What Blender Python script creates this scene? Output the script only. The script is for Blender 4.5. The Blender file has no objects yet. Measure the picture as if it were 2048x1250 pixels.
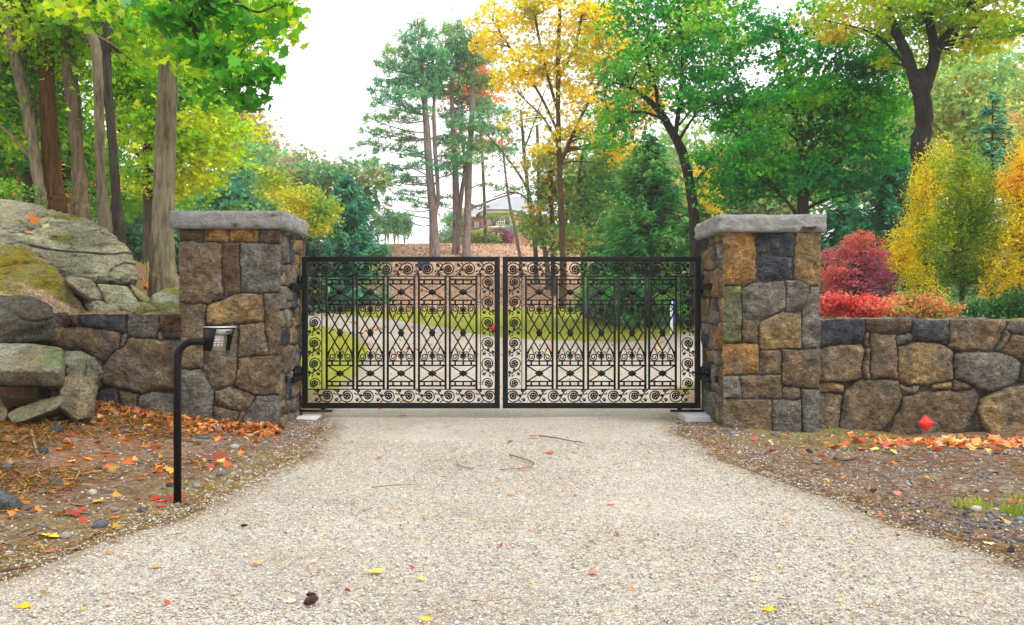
USE_HAZE = True; SKY = 13.; EXPO = .68
import bpy, bmesh, math, random
import numpy as np
from mathutils import Vector
random.seed(7)
rng = np.random.default_rng(11)
SC = bpy.context.scene
COL = SC.collection
F = 1850.0; VX = 1005.0; VY = 612.0; EYE = 1.38
def W(px, py, Y):
    return np.array([(px - VX) * Y / F, Y, EYE - (py - VY) * Y / F])
def lin(c):
    if isinstance(c, str):
        c = [int(c[i:i+2], 16) / 255 for i in (1, 3, 5)]
    return np.array([x / 12.92 if x <= .04045 else ((x + .055) / 1.055) ** 2.4 for x in c])
def sm(a, b, x):
    t = np.clip((np.asarray(x, float) - a) / (b - a), 0, 1)
    return t * t * (3 - 2 * t)
# ---------- noise ----------
def _h(ix, iy, iz, seed):
    n = (ix.astype(np.int64) * 374761393 + iy.astype(np.int64) * 668265263 + iz.astype(np.int64) * 2147483647 + seed * 1274126177) & 0xffffffff
    n = ((n ^ (n >> 13)) * 1274126177) & 0xffffffff
    n = n ^ (n >> 16)
    return (n & 0xffffff) / float(0xffffff)
def vnoise(p, seed=0):
    p = np.asarray(p, float); i = np.floor(p); f = p - i; f = f * f * (3 - 2 * f); i = i.astype(np.int64)
    out = 0
    for dx in (0, 1):
        for dy in (0, 1):
            for dz in (0, 1):
                w = (f[..., 0] if dx else 1 - f[..., 0]) * (f[..., 1] if dy else 1 - f[..., 1]) * (f[..., 2] if dz else 1 - f[..., 2])
                out = out + w * _h(i[..., 0] + dx, i[..., 1] + dy, i[..., 2] + dz, seed)
    return out * 2 - 1
def fbm(p, octv=4, seed=0, gain=.5):
    a = 1; s = 0; p = np.asarray(p, float)
    for k in range(octv):
        s = s + a * vnoise(p, seed + k * 17); a *= gain; p = p * 2.03 + 11.3
    return s
# ---------- mesh builder ----------
class MB:
    def __init__(s): s.v = []; s.f = []; s.c = []; s.n = 0
    def add(s, v, f, c=(1, 1, 1)):
        v = np.asarray(v, float).reshape(-1, 3)
        fl = f if isinstance(f, list) and f and isinstance(f[0], np.ndarray) and f[0].ndim == 2 else None
        if fl is None:
            if isinstance(f, np.ndarray): fl = [f]
            else:
                d = {}
                for q in f: d.setdefault(len(q), []).append(q)
                fl = [np.array(x) for x in d.values()]
        s.v.append(v); s.f += [np.asarray(x, np.int64) + s.n for x in fl if len(x)]
        c = np.asarray(c, float)
        s.c.append(np.tile(c, (len(v), 1)) if c.ndim == 1 else c)
        s.n += len(v)
    def merge(s, o, fn=None):
        if not o.n: return
        v = np.vstack(o.v); v = fn(v) if fn else v
        s.add(v, [x.copy() for x in o.f], np.vstack(o.c))
    def flip(s):
        s.f = [x[:, ::-1] for x in s.f]
    def build(s, name, mat, parent=None, origin=(0, 0, 0), smooth=False):
        me = bpy.data.meshes.new(name)
        v = np.vstack(s.v) - np.asarray(origin, float)
        me.vertices.add(len(v)); me.vertices.foreach_set('co', v.ravel())
        lens = np.concatenate([np.full(len(x), x.shape[1]) for x in s.f])
        loops = np.concatenate([x.ravel() for x in s.f])
        me.loops.add(len(loops)); me.loops.foreach_set('vertex_index', loops.astype(np.int32))
        me.polygons.add(len(lens))
        st = np.concatenate([[0], np.cumsum(lens)[:-1]])
        me.polygons.foreach_set('loop_start', st.astype(np.int32))
        if smooth: me.polygons.foreach_set('use_smooth', np.ones(len(lens), bool))
        me.update(calc_edges=True)
        at = me.attributes.new('col', 'FLOAT_COLOR', 'POINT')
        cc = np.vstack(s.c); at.data.foreach_set('color', np.hstack([cc, np.ones((len(cc), 1))]).ravel())
        me.materials.append(mat)
        o = bpy.data.objects.new(name, me); COL.objects.link(o)
        if parent is not None: o.parent = parent
        else: o.location = origin
        return o
def tag(o, label=None, cat=None, group=None, kind=None):
    for k, v in (('label', label), ('category', cat), ('group', group), ('kind', kind)):
        if v: o[k] = v
    return o
def thing(name, label, cat, loc=(0, 0, 0), group=None, rz=0):
    o = bpy.data.objects.new(name, None); COL.objects.link(o); o.location = loc; o.rotation_euler = (0, 0, rz)
    o.empty_display_size = .1
    return tag(o, label, cat, group)
def kids(o): return [c for c in bpy.data.objects if c.parent == o]
def copy_tree(o, parent=None):
    c = o.copy(); COL.objects.link(c)
    if parent is not None: c.parent = parent
    for ch in kids(o): copy_tree(ch, c)
    return c
BOXF = np.array([[0, 1, 3, 2], [4, 6, 7, 5], [0, 4, 5, 1], [2, 3, 7, 6], [0, 2, 6, 4], [1, 5, 7, 3]])
def box(mb, a, b, c=(1, 1, 1)):
    a = np.minimum(a, b) if False else np.asarray(a, float); b = np.asarray(b, float)
    v = [[(a, b)[i][0], (a, b)[j][1], (a, b)[k][2]] for i in (0, 1) for j in (0, 1) for k in (0, 1)]
    mb.add(v, BOXF, c)
def obox(mb, ctr, ax, ay, az, c=(1, 1, 1)):      # oriented box with half axes
    ctr = np.asarray(ctr, float); ax, ay, az = map(lambda q: np.asarray(q, float), (ax, ay, az))
    v = [ctr + i * ax + j * ay + k * az for i in (-1, 1) for j in (-1, 1) for k in (-1, 1)]
    mb.add(v, BOXF, c)
def bevbox(mb, a, b, r, c=(1, 1, 1)):
    bm = bmesh.new(); a = np.asarray(a, float); b = np.asarray(b, float)
    bmesh.ops.create_cube(bm, size=1)
    for v in bm.verts:
        v.co = Vector(((a + b) / 2 + np.array(v.co) * (b - a)))
    bmesh.ops.bevel(bm, geom=list(bm.edges), offset=r, segments=2, affect='EDGES', profile=.6)
    bm_into(mb, bm, c)
def bm_into(mb, bm, c=(1, 1, 1)):
    bm.verts.ensure_lookup_table()
    mb.add([v.co[:] for v in bm.verts], [[v.index for v in f.verts] for f in bm.faces], c); bm.free()
def cat_rom(P, n):
    P = np.asarray(P, float)
    if len(P) < 3: 
        t = np.linspace(0, 1, n)[:, None]; return P[0] * (1 - t) + P[-1] * t
    Q = np.vstack([2 * P[0] - P[1], P, 2 * P[-1] - P[-2]])
    out = []
    for t in np.linspace(0, len(P) - 1, n):
        i = min(int(t), len(P) - 2); u = t - i
        a, b, c, d = Q[i], Q[i+1], Q[i+2], Q[i+3]
        out.append(.5 * (2 * b + (c - a) * u + (2 * a - 5 * b + 4 * c - d) * u * u + (3 * b - a - 3 * c + d) * u ** 3))
    return np.array(out)
def tube(mb, P, R, sides=6, c=(1, 1, 1), cap=True, rough=0, seed=0, phase=0.):
    P = np.asarray(P, float); n = len(P); R = np.broadcast_to(np.asarray(R, float), (n,))
    T = np.gradient(P, axis=0); T /= np.linalg.norm(T, axis=1)[:, None] + 1e-9
    ref = np.array([0, 1., 0]) if abs(T[:, 1].mean()) < .8 else np.array([1., 0, 0])
    A = np.cross(T, ref); A /= np.linalg.norm(A, axis=1)[:, None] + 1e-9
    B = np.cross(T, A)
    th = np.linspace(0, 2 * math.pi, sides, endpoint=False) + phase
    rr = R[:, None] * np.ones(sides)
    if rough:
        q = np.stack(np.broadcast_arrays(np.cos(th)[None] * 2.2, np.sin(th)[None] * 2.2, (np.arange(n) * .25)[:, None]), -1)
        rr = rr * (1 + rough * fbm(q, 3, seed))
        if sides >= 16:
            q2 = np.stack(np.broadcast_arrays(np.cos(th)[None] * 6.5, np.sin(th)[None] * 6.5, (P[:, 2] * 1.8)[:, None]), -1); rr = rr * (1 - .10 * (1 - sm(0, .35, np.abs(vnoise(q2, seed + 3)))))
    v = P[:, None] + rr[..., None] * (np.cos(th)[None, :, None] * A[:, None] + np.sin(th)[None, :, None] * B[:, None])
    i = np.arange(n - 1)[:, None] * sides; j = np.arange(sides)[None]; k = (j + 1) % sides
    f = np.stack([i + j, i + k, i + sides + k, i + sides + j], -1).reshape(-1, 4)
    fl = [f]
    if cap: fl.append(np.array([np.arange(sides)[::-1], np.arange(sides) + (n - 1) * sides]))
    if np.ndim(c) == 2: c = np.repeat(np.asarray(c), sides, 0)
    mb.add(v.reshape(-1, 3), fl, c)
def gridfaces(nu, nv):
    i = np.arange(nu - 1)[:, None]; j = np.arange(nv - 1)[None]
    a = i * nv + j
    return np.stack([a, a + nv, a + nv + 1, a + 1], -1).reshape(-1, 4)
# ---------- materials ----------
def newmat(name):
    m = bpy.data.materials.new(name); m.use_nodes = True
    nt = m.node_tree; nt.nodes.clear()
    out = nt.nodes.new('ShaderNodeOutputMaterial')
    return m, nt, out
def N(nt, t, **kw):
    n = nt.nodes.new(t)
    for k, v in kw.items():
        if k in n.inputs: n.inputs[k].default_value = v
        else: setattr(n, k, v)
    return n
def pos(nt, scale=(1, 1, 1)):
    g = N(nt, 'ShaderNodeNewGeometry'); m = N(nt, 'ShaderNodeMapping'); m.inputs['Scale'].default_value = scale
    nt.links.new(g.outputs['Position'], m.inputs['Vector']); return m.outputs['Vector']
def noise(nt, vec, scale, detail=4, rough=.6):
    n = N(nt, 'ShaderNodeTexNoise', Scale=scale, Detail=detail, Roughness=rough); nt.links.new(vec, n.inputs['Vector']); return n.outputs['Fac']
def ramp(nt, fac, stops):
    r = N(nt, 'ShaderNodeValToRGB'); e = r.color_ramp.elements
    while len(e) < len(stops): e.new(.5)
    for q, (p, c) in zip(e, stops):
        q.position = p; q.color = (*c, 1) if len(c) == 3 else c
    nt.links.new(fac, r.inputs[0]); return r.outputs[0]
def g3(x): return (x, x, x)
def mix(nt, fac, a, b, mode='MIX'):
    m = N(nt, 'ShaderNodeMix', data_type='RGBA', blend_type=mode)
    for s, v in ((m.inputs[0], fac), (m.inputs[6], a), (m.inputs[7], b)):
        if isinstance(v, (int, float)): s.default_value = v
        elif isinstance(v, (tuple, list, np.ndarray)): s.default_value = (*v, 1)
        else: nt.links.new(v, s)
    return m.outputs[2]
def math_(nt, op, a, b=0.):
    m = N(nt, 'ShaderNodeMath', operation=op)
    for s, v in ((m.inputs[0], a), (m.inputs[1], b)):
        if isinstance(v, (int, float)): s.default_value = v
        else: nt.links.new(v, s)
    return m.outputs[0]
def bump(nt, h, strength=.5, dist=.02, base=None):
    b = N(nt, 'ShaderNodeBump', Strength=strength, Distance=dist); nt.links.new(h, b.inputs['Height'])
    if base is not None: nt.links.new(base, b.inputs['Normal'])
    return b.outputs[0]
def princ(nt, out, col, rough=.8, nrm=None, metal=0., spec=.5):
    p = N(nt, 'ShaderNodeBsdfPrincipled', Metallic=metal); p.inputs['Specular IOR Level'].default_value = spec
    for s, v in (('Base Color', col), ('Roughness', rough)):
        if isinstance(v, (int, float)): p.inputs[s].default_value = v
        elif isinstance(v, (tuple, np.ndarray, list)): p.inputs[s].default_value = (*v, 1)
        else: nt.links.new(v, p.inputs[s])
    if nrm is not None: nt.links.new(nrm, p.inputs['Normal'])
    nt.links.new(p.outputs[0], out.inputs[0]); return p
def attr(nt, name='col'):
    a = N(nt, 'ShaderNodeAttribute', attribute_name=name); return a
def m_leaf(name, trans=.4, gloss=.08):
    m, nt, out = newmat(name); a = attr(nt).outputs['Color']
    d = N(nt, 'ShaderNodeBsdfDiffuse'); t = N(nt, 'ShaderNodeBsdfTranslucent'); g = N(nt, 'ShaderNodeBsdfGlossy', Roughness=.45)
    nt.links.new(a, d.inputs[0])
    tc = N(nt, 'ShaderNodeHueSaturation', Saturation=1.0, Value=1.3); nt.links.new(a, tc.inputs['Color']); nt.links.new(tc.outputs[0], t.inputs[0])
    g.inputs[0].default_value = (.8, .85, .9, 1)
    s1 = N(nt, 'ShaderNodeMixShader', Fac=trans); nt.links.new(d.outputs[0], s1.inputs[1]); nt.links.new(t.outputs[0], s1.inputs[2])
    s2 = N(nt, 'ShaderNodeMixShader', Fac=gloss); nt.links.new(s1.outputs[0], s2.inputs[1]); nt.links.new(g.outputs[0], s2.inputs[2])
    nt.links.new(s2.outputs[0], out.inputs[0]); return m
def m_bark(name, sx=18, sz=2.5, amp=.02):
    m, nt, out = newmat(name); a = attr(nt).outputs['Color']
    v = pos(nt, (1, 1, sz / sx)); n1 = noise(nt, v, sx, 5, .65); n2 = noise(nt, pos(nt), 3, 3)
    c = mix(nt, 1., a, ramp(nt, n1, [(.32, g3(.35)), (.5, g3(1.)), (.7, g3(1.45))]), 'MULTIPLY')
    c = mix(nt, 1., c, ramp(nt, n2, [(.3, (.8, .85, .75)), (.7, (1.2, 1.15, 1.1))]), 'MULTIPLY')
    princ(nt, out, c, .9, bump(nt, n1, 1., amp * 2), spec=.2); return m
def m_stone(name, fine=60., fleck=.32, lo=.42, hi=1.8, am=1.):
    m, nt, out = newmat(name); a = attr(nt).outputs['Color']
    p = pos(nt); n1 = noise(nt, p, 7, 8, .72); n2 = noise(nt, p, fine, 5, .7); n3 = noise(nt, pos(nt, (1, 1, 1.7)), 22, 5, .7)
    c = mix(nt, 1., a, ramp(nt, n1, [(.36, g3(lo)), (.47, g3(.85)), (.54, g3(1.)), (.66, (hi, hi * .93, hi * .8))]), 'MULTIPLY')
    c = mix(nt, 1., c, ramp(nt, n3, [(.36, g3(1 - .4 * am)), (.5, g3(1.)), (.64, g3(1 + .35 * am))]), 'MULTIPLY')
    c = mix(nt, 1., c, ramp(nt, n2, [(.36, g3(1 - .35 * am)), (.5, g3(1.)), (.64, g3(1 + .4 * am))]), 'MULTIPLY')
    fl = ramp(nt, math_(nt, 'MULTIPLY', n2, math_(nt, 'ADD', n1, .5)), [(.62, g3(0)), (.70, g3(fleck))]); c = mix(nt, fl, c, (.5, .49, .44))
    h = math_(nt, 'ADD', math_(nt, 'MULTIPLY', n2, .7), math_(nt, 'ADD', math_(nt, 'MULTIPLY', n3, 1.8), math_(nt, 'MULTIPLY', n1, 3.)))
    princ(nt, out, c, .85, bump(nt, h, 1., .02), spec=.3); return m
def m_rock(name):
    m, nt, out = newmat(name); at = attr(nt); a = at.outputs['Color']
    p = pos(nt); n1 = noise(nt, p, 2.5, 6, .65); n2 = noise(nt, p, 38, 6, .75); n3 = noise(nt, pos(nt, (.9, .9, 1.25)), 8, 8, .78)
    c = mix(nt, 1., a, ramp(nt, n3, [(.35, g3(.42)), (.46, g3(.9)), (.64, g3(1.4))]), 'MULTIPLY')
    c = mix(nt, 1., c, ramp(nt, n2, [(.37, g3(.45)), (.5, g3(1.)), (.62, g3(1.5))]), 'MULTIPLY')
    fl = ramp(nt, n1, [(.5, g3(0)), (.62, g3(.35))]); c = mix(nt, fl, c, lin('#a3a892'))
    h = math_(nt, 'ADD', n2, math_(nt, 'MULTIPLY', n3, 2.5))
    princ(nt, out, c, .9, bump(nt, h, 1., .06), spec=.25); return m
def m_plain(name, col, rough=.5, metal=0., nscale=None, namp=.15, spec=.5):
    m, nt, out = newmat(name); col = tuple(col)
    if nscale:
        n1 = noise(nt, pos(nt), nscale, 5, .65)
        c = mix(nt, 1., col, ramp(nt, n1, [(.3, g3(1 - namp)), (.7, g3(1 + namp))]), 'MULTIPLY')
        princ(nt, out, c, rough, bump(nt, n1, .3, .01), metal, spec)
    else: princ(nt, out, col, rough, None, metal, spec)
    return m
def m_attr(name, rough=.8, nscale=30, amp=.2):
    m, nt, out = newmat(name); a = attr(nt).outputs['Color']; n1 = noise(nt, pos(nt), nscale, 4, .6)
    c = mix(nt, 1., a, ramp(nt, n1, [(.3, g3(1 - amp)), (.7, g3(1 + amp))]), 'MULTIPLY')
    princ(nt, out, c, rough, bump(nt, n1, .4, .01), spec=.3); return m
M = {}
M['leaf'] = m_leaf('leaf', .42, .03)
M['needle'] = m_leaf('needle', .22, .02)
M['bark'] = m_bark('bark')
M['bark_fine'] = m_bark('bark_fine', 30, 6, .008)
M['stone'] = m_stone('wall_stone')
M['cap'] = m_stone('capstone', 90., .03, .8, 1.2, .3)
M['rock'] = m_rock('boulder_rock')
M['iron'] = m_plain('black_painted_iron', (.0022, .0022, .003), .5, 0., 60, .2, .22)
M['steel'] = m_plain('brushed_steel', (.42, .38, .33), .35, .7, 90, .12)
M['lightsteel'] = m_plain('pale_steel', (.55, .55, .55), .4, .4, 60, .1)
M['concrete'] = m_plain('concrete', (.55, .55, .56), .85, 0, 40, .12)
M['red'] = m_plain('red_reflector', (.75, .01, .008), .4, 0, 20, .08)
M['white'] = m_plain('white_paint', (.8, .8, .85), .5, 0, 30, .05)
M['blue'] = m_plain('blue_paint', (.05, .04, .5), .5, 0, 30, .05)
M['debris'] = m_attr('debris', .85, 80, .3)
M['brick'] = m_plain('brick', (.42, .17, .13), .85, 0, 3, .12)
M['trim'] = m_plain('cream_trim', (.72, .62, .45), .6, 0, 2, .05)
M['slate'] = m_plain('slate_roof', (.30, .31, .35), .7, 0, 1.2, .15)
M['glassy'] = m_plain('window_glass', (.05, .07, .1), .1)
M['shutter'] = m_plain('shutter_blue', (.06, .08, .14), .6)
# ---------- terrain ----------
LE = np.array([[2, -4.4], [3.2, -3.6], [4.1, -2.95], [4.79, -2.60], [5.27, -2.44], [5.82, -2.27], [6.26, -2.16], [7.03, -1.98], [8.21, -1.88], [9.6, -1.92], [11.2, -2.12], [12, -2.3], [14.8, -2.7], [18.4, -2.86], [23, -3.4], [26, -4.16], [28, -4.9], [29.3, -5.7], [31, -8.3], [33, -12], [38, -22]])
RE = np.array([[2, 4.6], [3.5, 3.7], [4.4, 3.05], [4.93, 2.78], [5.44, 2.64], [5.82, 2.48], [6.55, 2.42], [7.09, 2.28], [8.03, 2.13], [8.96, 2.03], [10.5, 1.96], [11.4, 2.15], [12, 2.4], [15, 2.9], [17, 5], [20, 12], [22.2, 12], [23.5, 5], [25.3, .6], [26, -.27], [31, -2.87], [34.2, -5.5], [36, -9], [38, -14]])
def dl(y): return np.interp(y, LE[:, 0], LE[:, 1])
def dr(y): return np.interp(y, RE[:, 0], RE[:, 1])
def T(x, y):
    x = np.asarray(x, float); y = np.asarray(y, float)
    z = np.interp(y, [-50, 0, 13, 18, 25, 34, 38, 46, 49, 53, 60, 85, 400], [0, 0, 0, .17, .46, 1.02, 1.55, 3.75, 4.55, 4.95, 5.2, 6.0, 6.3])
    fl = .3 * sm(2.4, 5, -x) * sm(5.5, 9.5, y) * (1 - sm(11, 13, y))
    z = z + fl - .05 * sm(2.4, 3.4, x) * sm(5, 9, y) * (1 - sm(12, 14, y))
    u = sm(0, 1, (-x - .23 * y) / (.12 * y + .01)); front = sm(10.75, 11.05, y)
    H = np.clip(.95 + .38 * (-x - 4.2) * sm(11, 14.5, y), .9, 3.6) * (1 - .8 * sm(17.5, 25, y))
    z = z + front * u * np.maximum(H - .0 * z, 0)
    z = z + .35 * sm(3.0, 5, x) * sm(10.8, 13, y) * (1 - sm(22, 30, y))
    z = z + .5 * sm(9, 30, x) * sm(14, 30, y)
    m = np.minimum(sm(0, .6, dl(y) - x) + sm(0, .6, x - dr(y)), 1)
    z = z + m * (.03 * vnoise(np.stack([x * 1.3, y * 1.3, 0 * x], -1), 5) + .02 * vnoise(np.stack([x * 5, y * 5, 0 * x], -1), 6))
    return z
def Tz(x, y): return float(T(np.array([x]), np.array([y]))[0])
def spaced(parts):
    o = []
    for a, b, s in parts: o.append(np.arange(a, b, s))
    return np.concatenate(o)
xs = spaced([(-400, -60, 40), (-60, -20, 4), (-20, -9, .5), (-9, 9, .1), (9, 20, .5), (20, 60, 4), (60, 401, 40)])
ys = spaced([(-40, 0, 5), (0, 3, .5), (3, 12, .1), (12, 30, .3), (30, 60, .5), (60, 120, 4), (120, 641, 40)])
X, Y = np.meshgrid(xs, ys, indexing='ij')
ind = np.minimum(sm(-.06, .06, X - dl(Y)), sm(-.06, .06, dr(Y) - X)) * (Y < 38) * (Y > 1.8)
Z = T(X, Y) - .03 * ind
lawn = sm(13.5, 16, Y) * (1 - sm(35, 37, Y)) + sm(34, 37, Y) * sm(-4.8, -6.5, X) + sm(54, 60, Y)
mulch = sm(35, 37, Y) * (1 - sm(-6.5, -4.8, -X * -1) * 0) * (X > -6) * (Y < 60)
lawn = lawn * (1 - sm(.2, .27, -X / np.maximum(Y, 1)) * (Y < 34))
edge_w = fbm(np.stack([X * .6, Y * .6, 0 * X], -1), 3, 9)
lawn = np.clip(lawn + .3 * edge_w, 0, 1) * (1 - .0 * X); mulch = np.clip(mulch * (1 - sm(8, 11, X)) * (sm(-6.2, -5.2, X + edge_w * .4)), 0, 1)
litter = np.clip(sm(2.2, 4, -X) * sm(5.2, 8, Y) * (1 - sm(11, 12, Y)) + .8 * sm(12, 14, Y) * (X < -4) + .35 + .25 * edge_w, 0, 1)
cc = np.stack([lawn, mulch, litter], -1).reshape(-1, 3)
gm = MB(); gm.add(np.stack([X, Y, Z], -1).reshape(-1, 3), gridfaces(len(xs), len(ys)), cc)
m, nt, out = newmat('ground_soil'); at = attr(nt); sep = N(nt, 'ShaderNodeSeparateColor'); nt.links.new(at.outputs['Color'], sep.inputs[0])
p = pos(nt); n1 = noise(nt, p, 3, 6, .65); n2 = noise(nt, p, 40, 6, .7); n3 = noise(nt, p, 12, 5, .6); n4 = noise(nt, p, 130, 3, .6)
soil = ramp(nt, n3, [(.3, lin('#5c4a3e')), (.5, lin('#7c6a58')), (.68, lin('#a09484'))])
soil = mix(nt, 1., soil, ramp(nt, n2, [(.3, g3(.45)), (.5, g3(1)), (.68, g3(1.5))]), 'MULTIPLY')
vo = N(nt, 'ShaderNodeTexVoronoi', Scale=55.); nt.links.new(p, vo.inputs['Vector'])
sc2 = N(nt, 'ShaderNodeSeparateColor'); nt.links.new(vo.outputs['Color'], sc2.inputs[0])
pm = math_(nt, 'MULTIPLY', math_(nt, 'GREATER_THAN', sc2.outputs[0], .62), math_(nt, 'LESS_THAN', vo.outputs['Distance'], .42))
soil = mix(nt, math_(nt, 'MULTIPLY', pm, .6), soil, ramp(nt, sc2.outputs[1], [(0, lin('#4a4c52')), (.6, lin('#8f8a80')), (1, lin('#c3bdae'))]))
orange = ramp(nt, n4, [(.3, lin('#6b3c12')), (.5, lin('#a8621c')), (.7, lin('#cf8f3c'))])
lf = math_(nt, 'MULTIPLY', sep.outputs[2], ramp(nt, noise(nt, p, 7, 5, .7), [(.42, g3(0)), (.58, g3(1))]))
soil = mix(nt, math_(nt, 'MULTIPLY', lf, .6), soil, orange)
moss = ramp(nt, n1, [(.6, g3(0)), (.75, g3(.25))]); soil = mix(nt, moss, soil, lin('#6f7a34'))
grass = ramp(nt, n2, [(.3, lin('#5a7018')), (.5, lin('#869c28')), (.7, lin('#b0b440'))])
grass = mix(nt, ramp(nt, noise(nt, p, 9, 5, .75), [(.5, g3(0)), (.62, g3(.6))]), grass, lin('#c98434'))
mul = ramp(nt, n2, [(.3, lin('#987458')), (.5, lin('#c8a488')), (.7, lin('#e4ccb4'))])
mul = mix(nt, ramp(nt, noise(nt, p, 5, 6, .75), [(.35, g3(.5)), (.5, g3(0))]), mul, lin('#77563c'))
soil = mix(nt, 1., soil, (.84, .82, .82), 'MULTIPLY'); c = mix(nt, sep.outputs[0], soil, grass); c = mix(nt, sep.outputs[1], c, mul)
princ(nt, out, c, .95, bump(nt, math_(nt, 'ADD', n2, math_(nt, 'MULTIPLY', n3, 1.)), .8, .04), spec=.15)
tag(gm.build('ground', m, smooth=True), 'brown soil, lawn and wood chip bank around the drive', None, None, 'structure')
# drive
yy = spaced([(2, 12, .06), (12, 38.01, .2)]); un = 41
U = np.linspace(0, 1, un)
el = dl(yy) + .10 * fbm(np.stack([yy * 1.3, 0 * yy, 0 * yy], -1), 5, 3); er = dr(yy) + .12 * fbm(np.stack([yy * 1.3, 0 * yy + 5, 0 * yy], -1), 5, 4)
DX = el[:, None] * (1 - U) + er[:, None] * U; DY = np.repeat(yy[:, None], un, 1)
edge = np.minimum(U, 1 - U) * (er - el)[:, None]
DZ = T(DX, DY) + .004 - .035 * (1 - sm(0, .1, edge)) + .012 * vnoise(np.stack([DX * .8, DY * .8, 0 * DX], -1), 8) * sm(0, .4, edge)
trk = np.stack([sm(0, .35, edge), 0 * DX, 0 * DX], -1)
dm = MB(); dm.add(np.stack([DX, DY, DZ], -1).reshape(-1, 3), gridfaces(len(yy), un)[:, ::-1], trk.reshape(-1, 3))
m, nt, out = newmat('pale_gravel'); p = pos(nt); at = attr(nt); sep = N(nt, 'ShaderNodeSeparateColor'); nt.links.new(at.outputs['Color'], sep.inputs[0])
vo = N(nt, 'ShaderNodeTexVoronoi', Scale=85.); nt.links.new(p, vo.inputs['Vector'])
vo2 = N(nt, 'ShaderNodeTexVoronoi', Scale=160.); nt.links.new(p, vo2.inputs['Vector'])
sc = N(nt, 'ShaderNodeSeparateColor'); nt.links.new(vo.outputs['Color'], sc.inputs[0])
gr = ramp(nt, sc.outputs[0], [(0, lin('#82848c')), (.06, lin('#a8a8aa')), (.2, lin('#c6c0b6')), (.4, lin('#e0d9cc')), (.62, lin('#d2cbc2')), (.8, lin('#f0e6d4')), (.9, lin('#dcc09a')), (1, lin('#faf6f0'))])
sc3 = N(nt, 'ShaderNodeSeparateColor'); nt.links.new(vo2.outputs['Color'], sc3.inputs[0])
gr = mix(nt, .3, gr, ramp(nt, sc3.outputs[1], [(0, lin('#6c665e')), (.5, lin('#cfc6b6')), (1, lin('#f2ebdc'))]))
gr = mix(nt, 1., gr, ramp(nt, vo.outputs['Distance'], [(.4, g3(1.05)), (.85, g3(.5))]), 'MULTIPLY')  # crevice shade between pebbles painted into the colour, darker away from cell centres
vo3 = N(nt, 'ShaderNodeTexVoronoi', Scale=38.); nt.links.new(p, vo3.inputs['Vector']); sc4 = N(nt, 'ShaderNodeSeparateColor'); nt.links.new(vo3.outputs['Color'], sc4.inputs[0])
gr = mix(nt, 1., gr, ramp(nt, sc4.outputs[0], [(0, (.78, .79, .82)), (.25, (.96, .96, .95)), (.6, (1.03, 1.02, .99)), (.85, (1.14, 1.1, 1.02)), (1, (1.2, 1.2, 1.2))]), 'MULTIPLY')
gr = mix(nt, ramp(nt, noise(nt, p, 1.1, 5, .65), [(.45, g3(0)), (.75, g3(.3))]), gr, lin('#b89f74'))
gr = mix(nt, ramp(nt, noise(nt, p, 14, 5, .8), [(.58, g3(0)), (.72, g3(.5))]), gr, lin('#bfa158'))
gr = mix(nt, math_(nt, 'MULTIPLY', math_(nt, 'SUBTRACT', 1., sep.outputs[0]), ramp(nt, noise(nt, p, 10, 5, .7), [(.35, g3(.1)), (.6, g3(.95))])), gr, lin('#8a7452'))
px_ = N(nt, 'ShaderNodeSeparateXYZ'); nt.links.new(p, px_.inputs[0]); ax_ = math_(nt, 'ABSOLUTE', math_(nt, 'SUBTRACT', math_(nt, 'ABSOLUTE', px_.outputs[0]), .85))
gr = mix(nt, math_(nt, 'MULTIPLY', ramp(nt, ax_, [(.12, g3(.22)), (.4, g3(0))]), noise(nt, p, 1.5, 4)), gr, lin('#e6ddce'))
gr = mix(nt, 1., gr, ramp(nt, noise(nt, p, .7, 6, .7), [(.35, (.62, .62, .61)), (.5, (.70, .705, .71)), (.65, (.77, .775, .785))]), 'MULTIPLY')
hh = math_(nt, 'SUBTRACT', 1., vo.outputs['Distance'])
princ(nt, out, gr, .9, bump(nt, hh, .9, .008), spec=.2)
tag(dm.build('driveway', m, smooth=True), 'pale loose gravel driveway running under the gates', None, None, 'structure')
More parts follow.
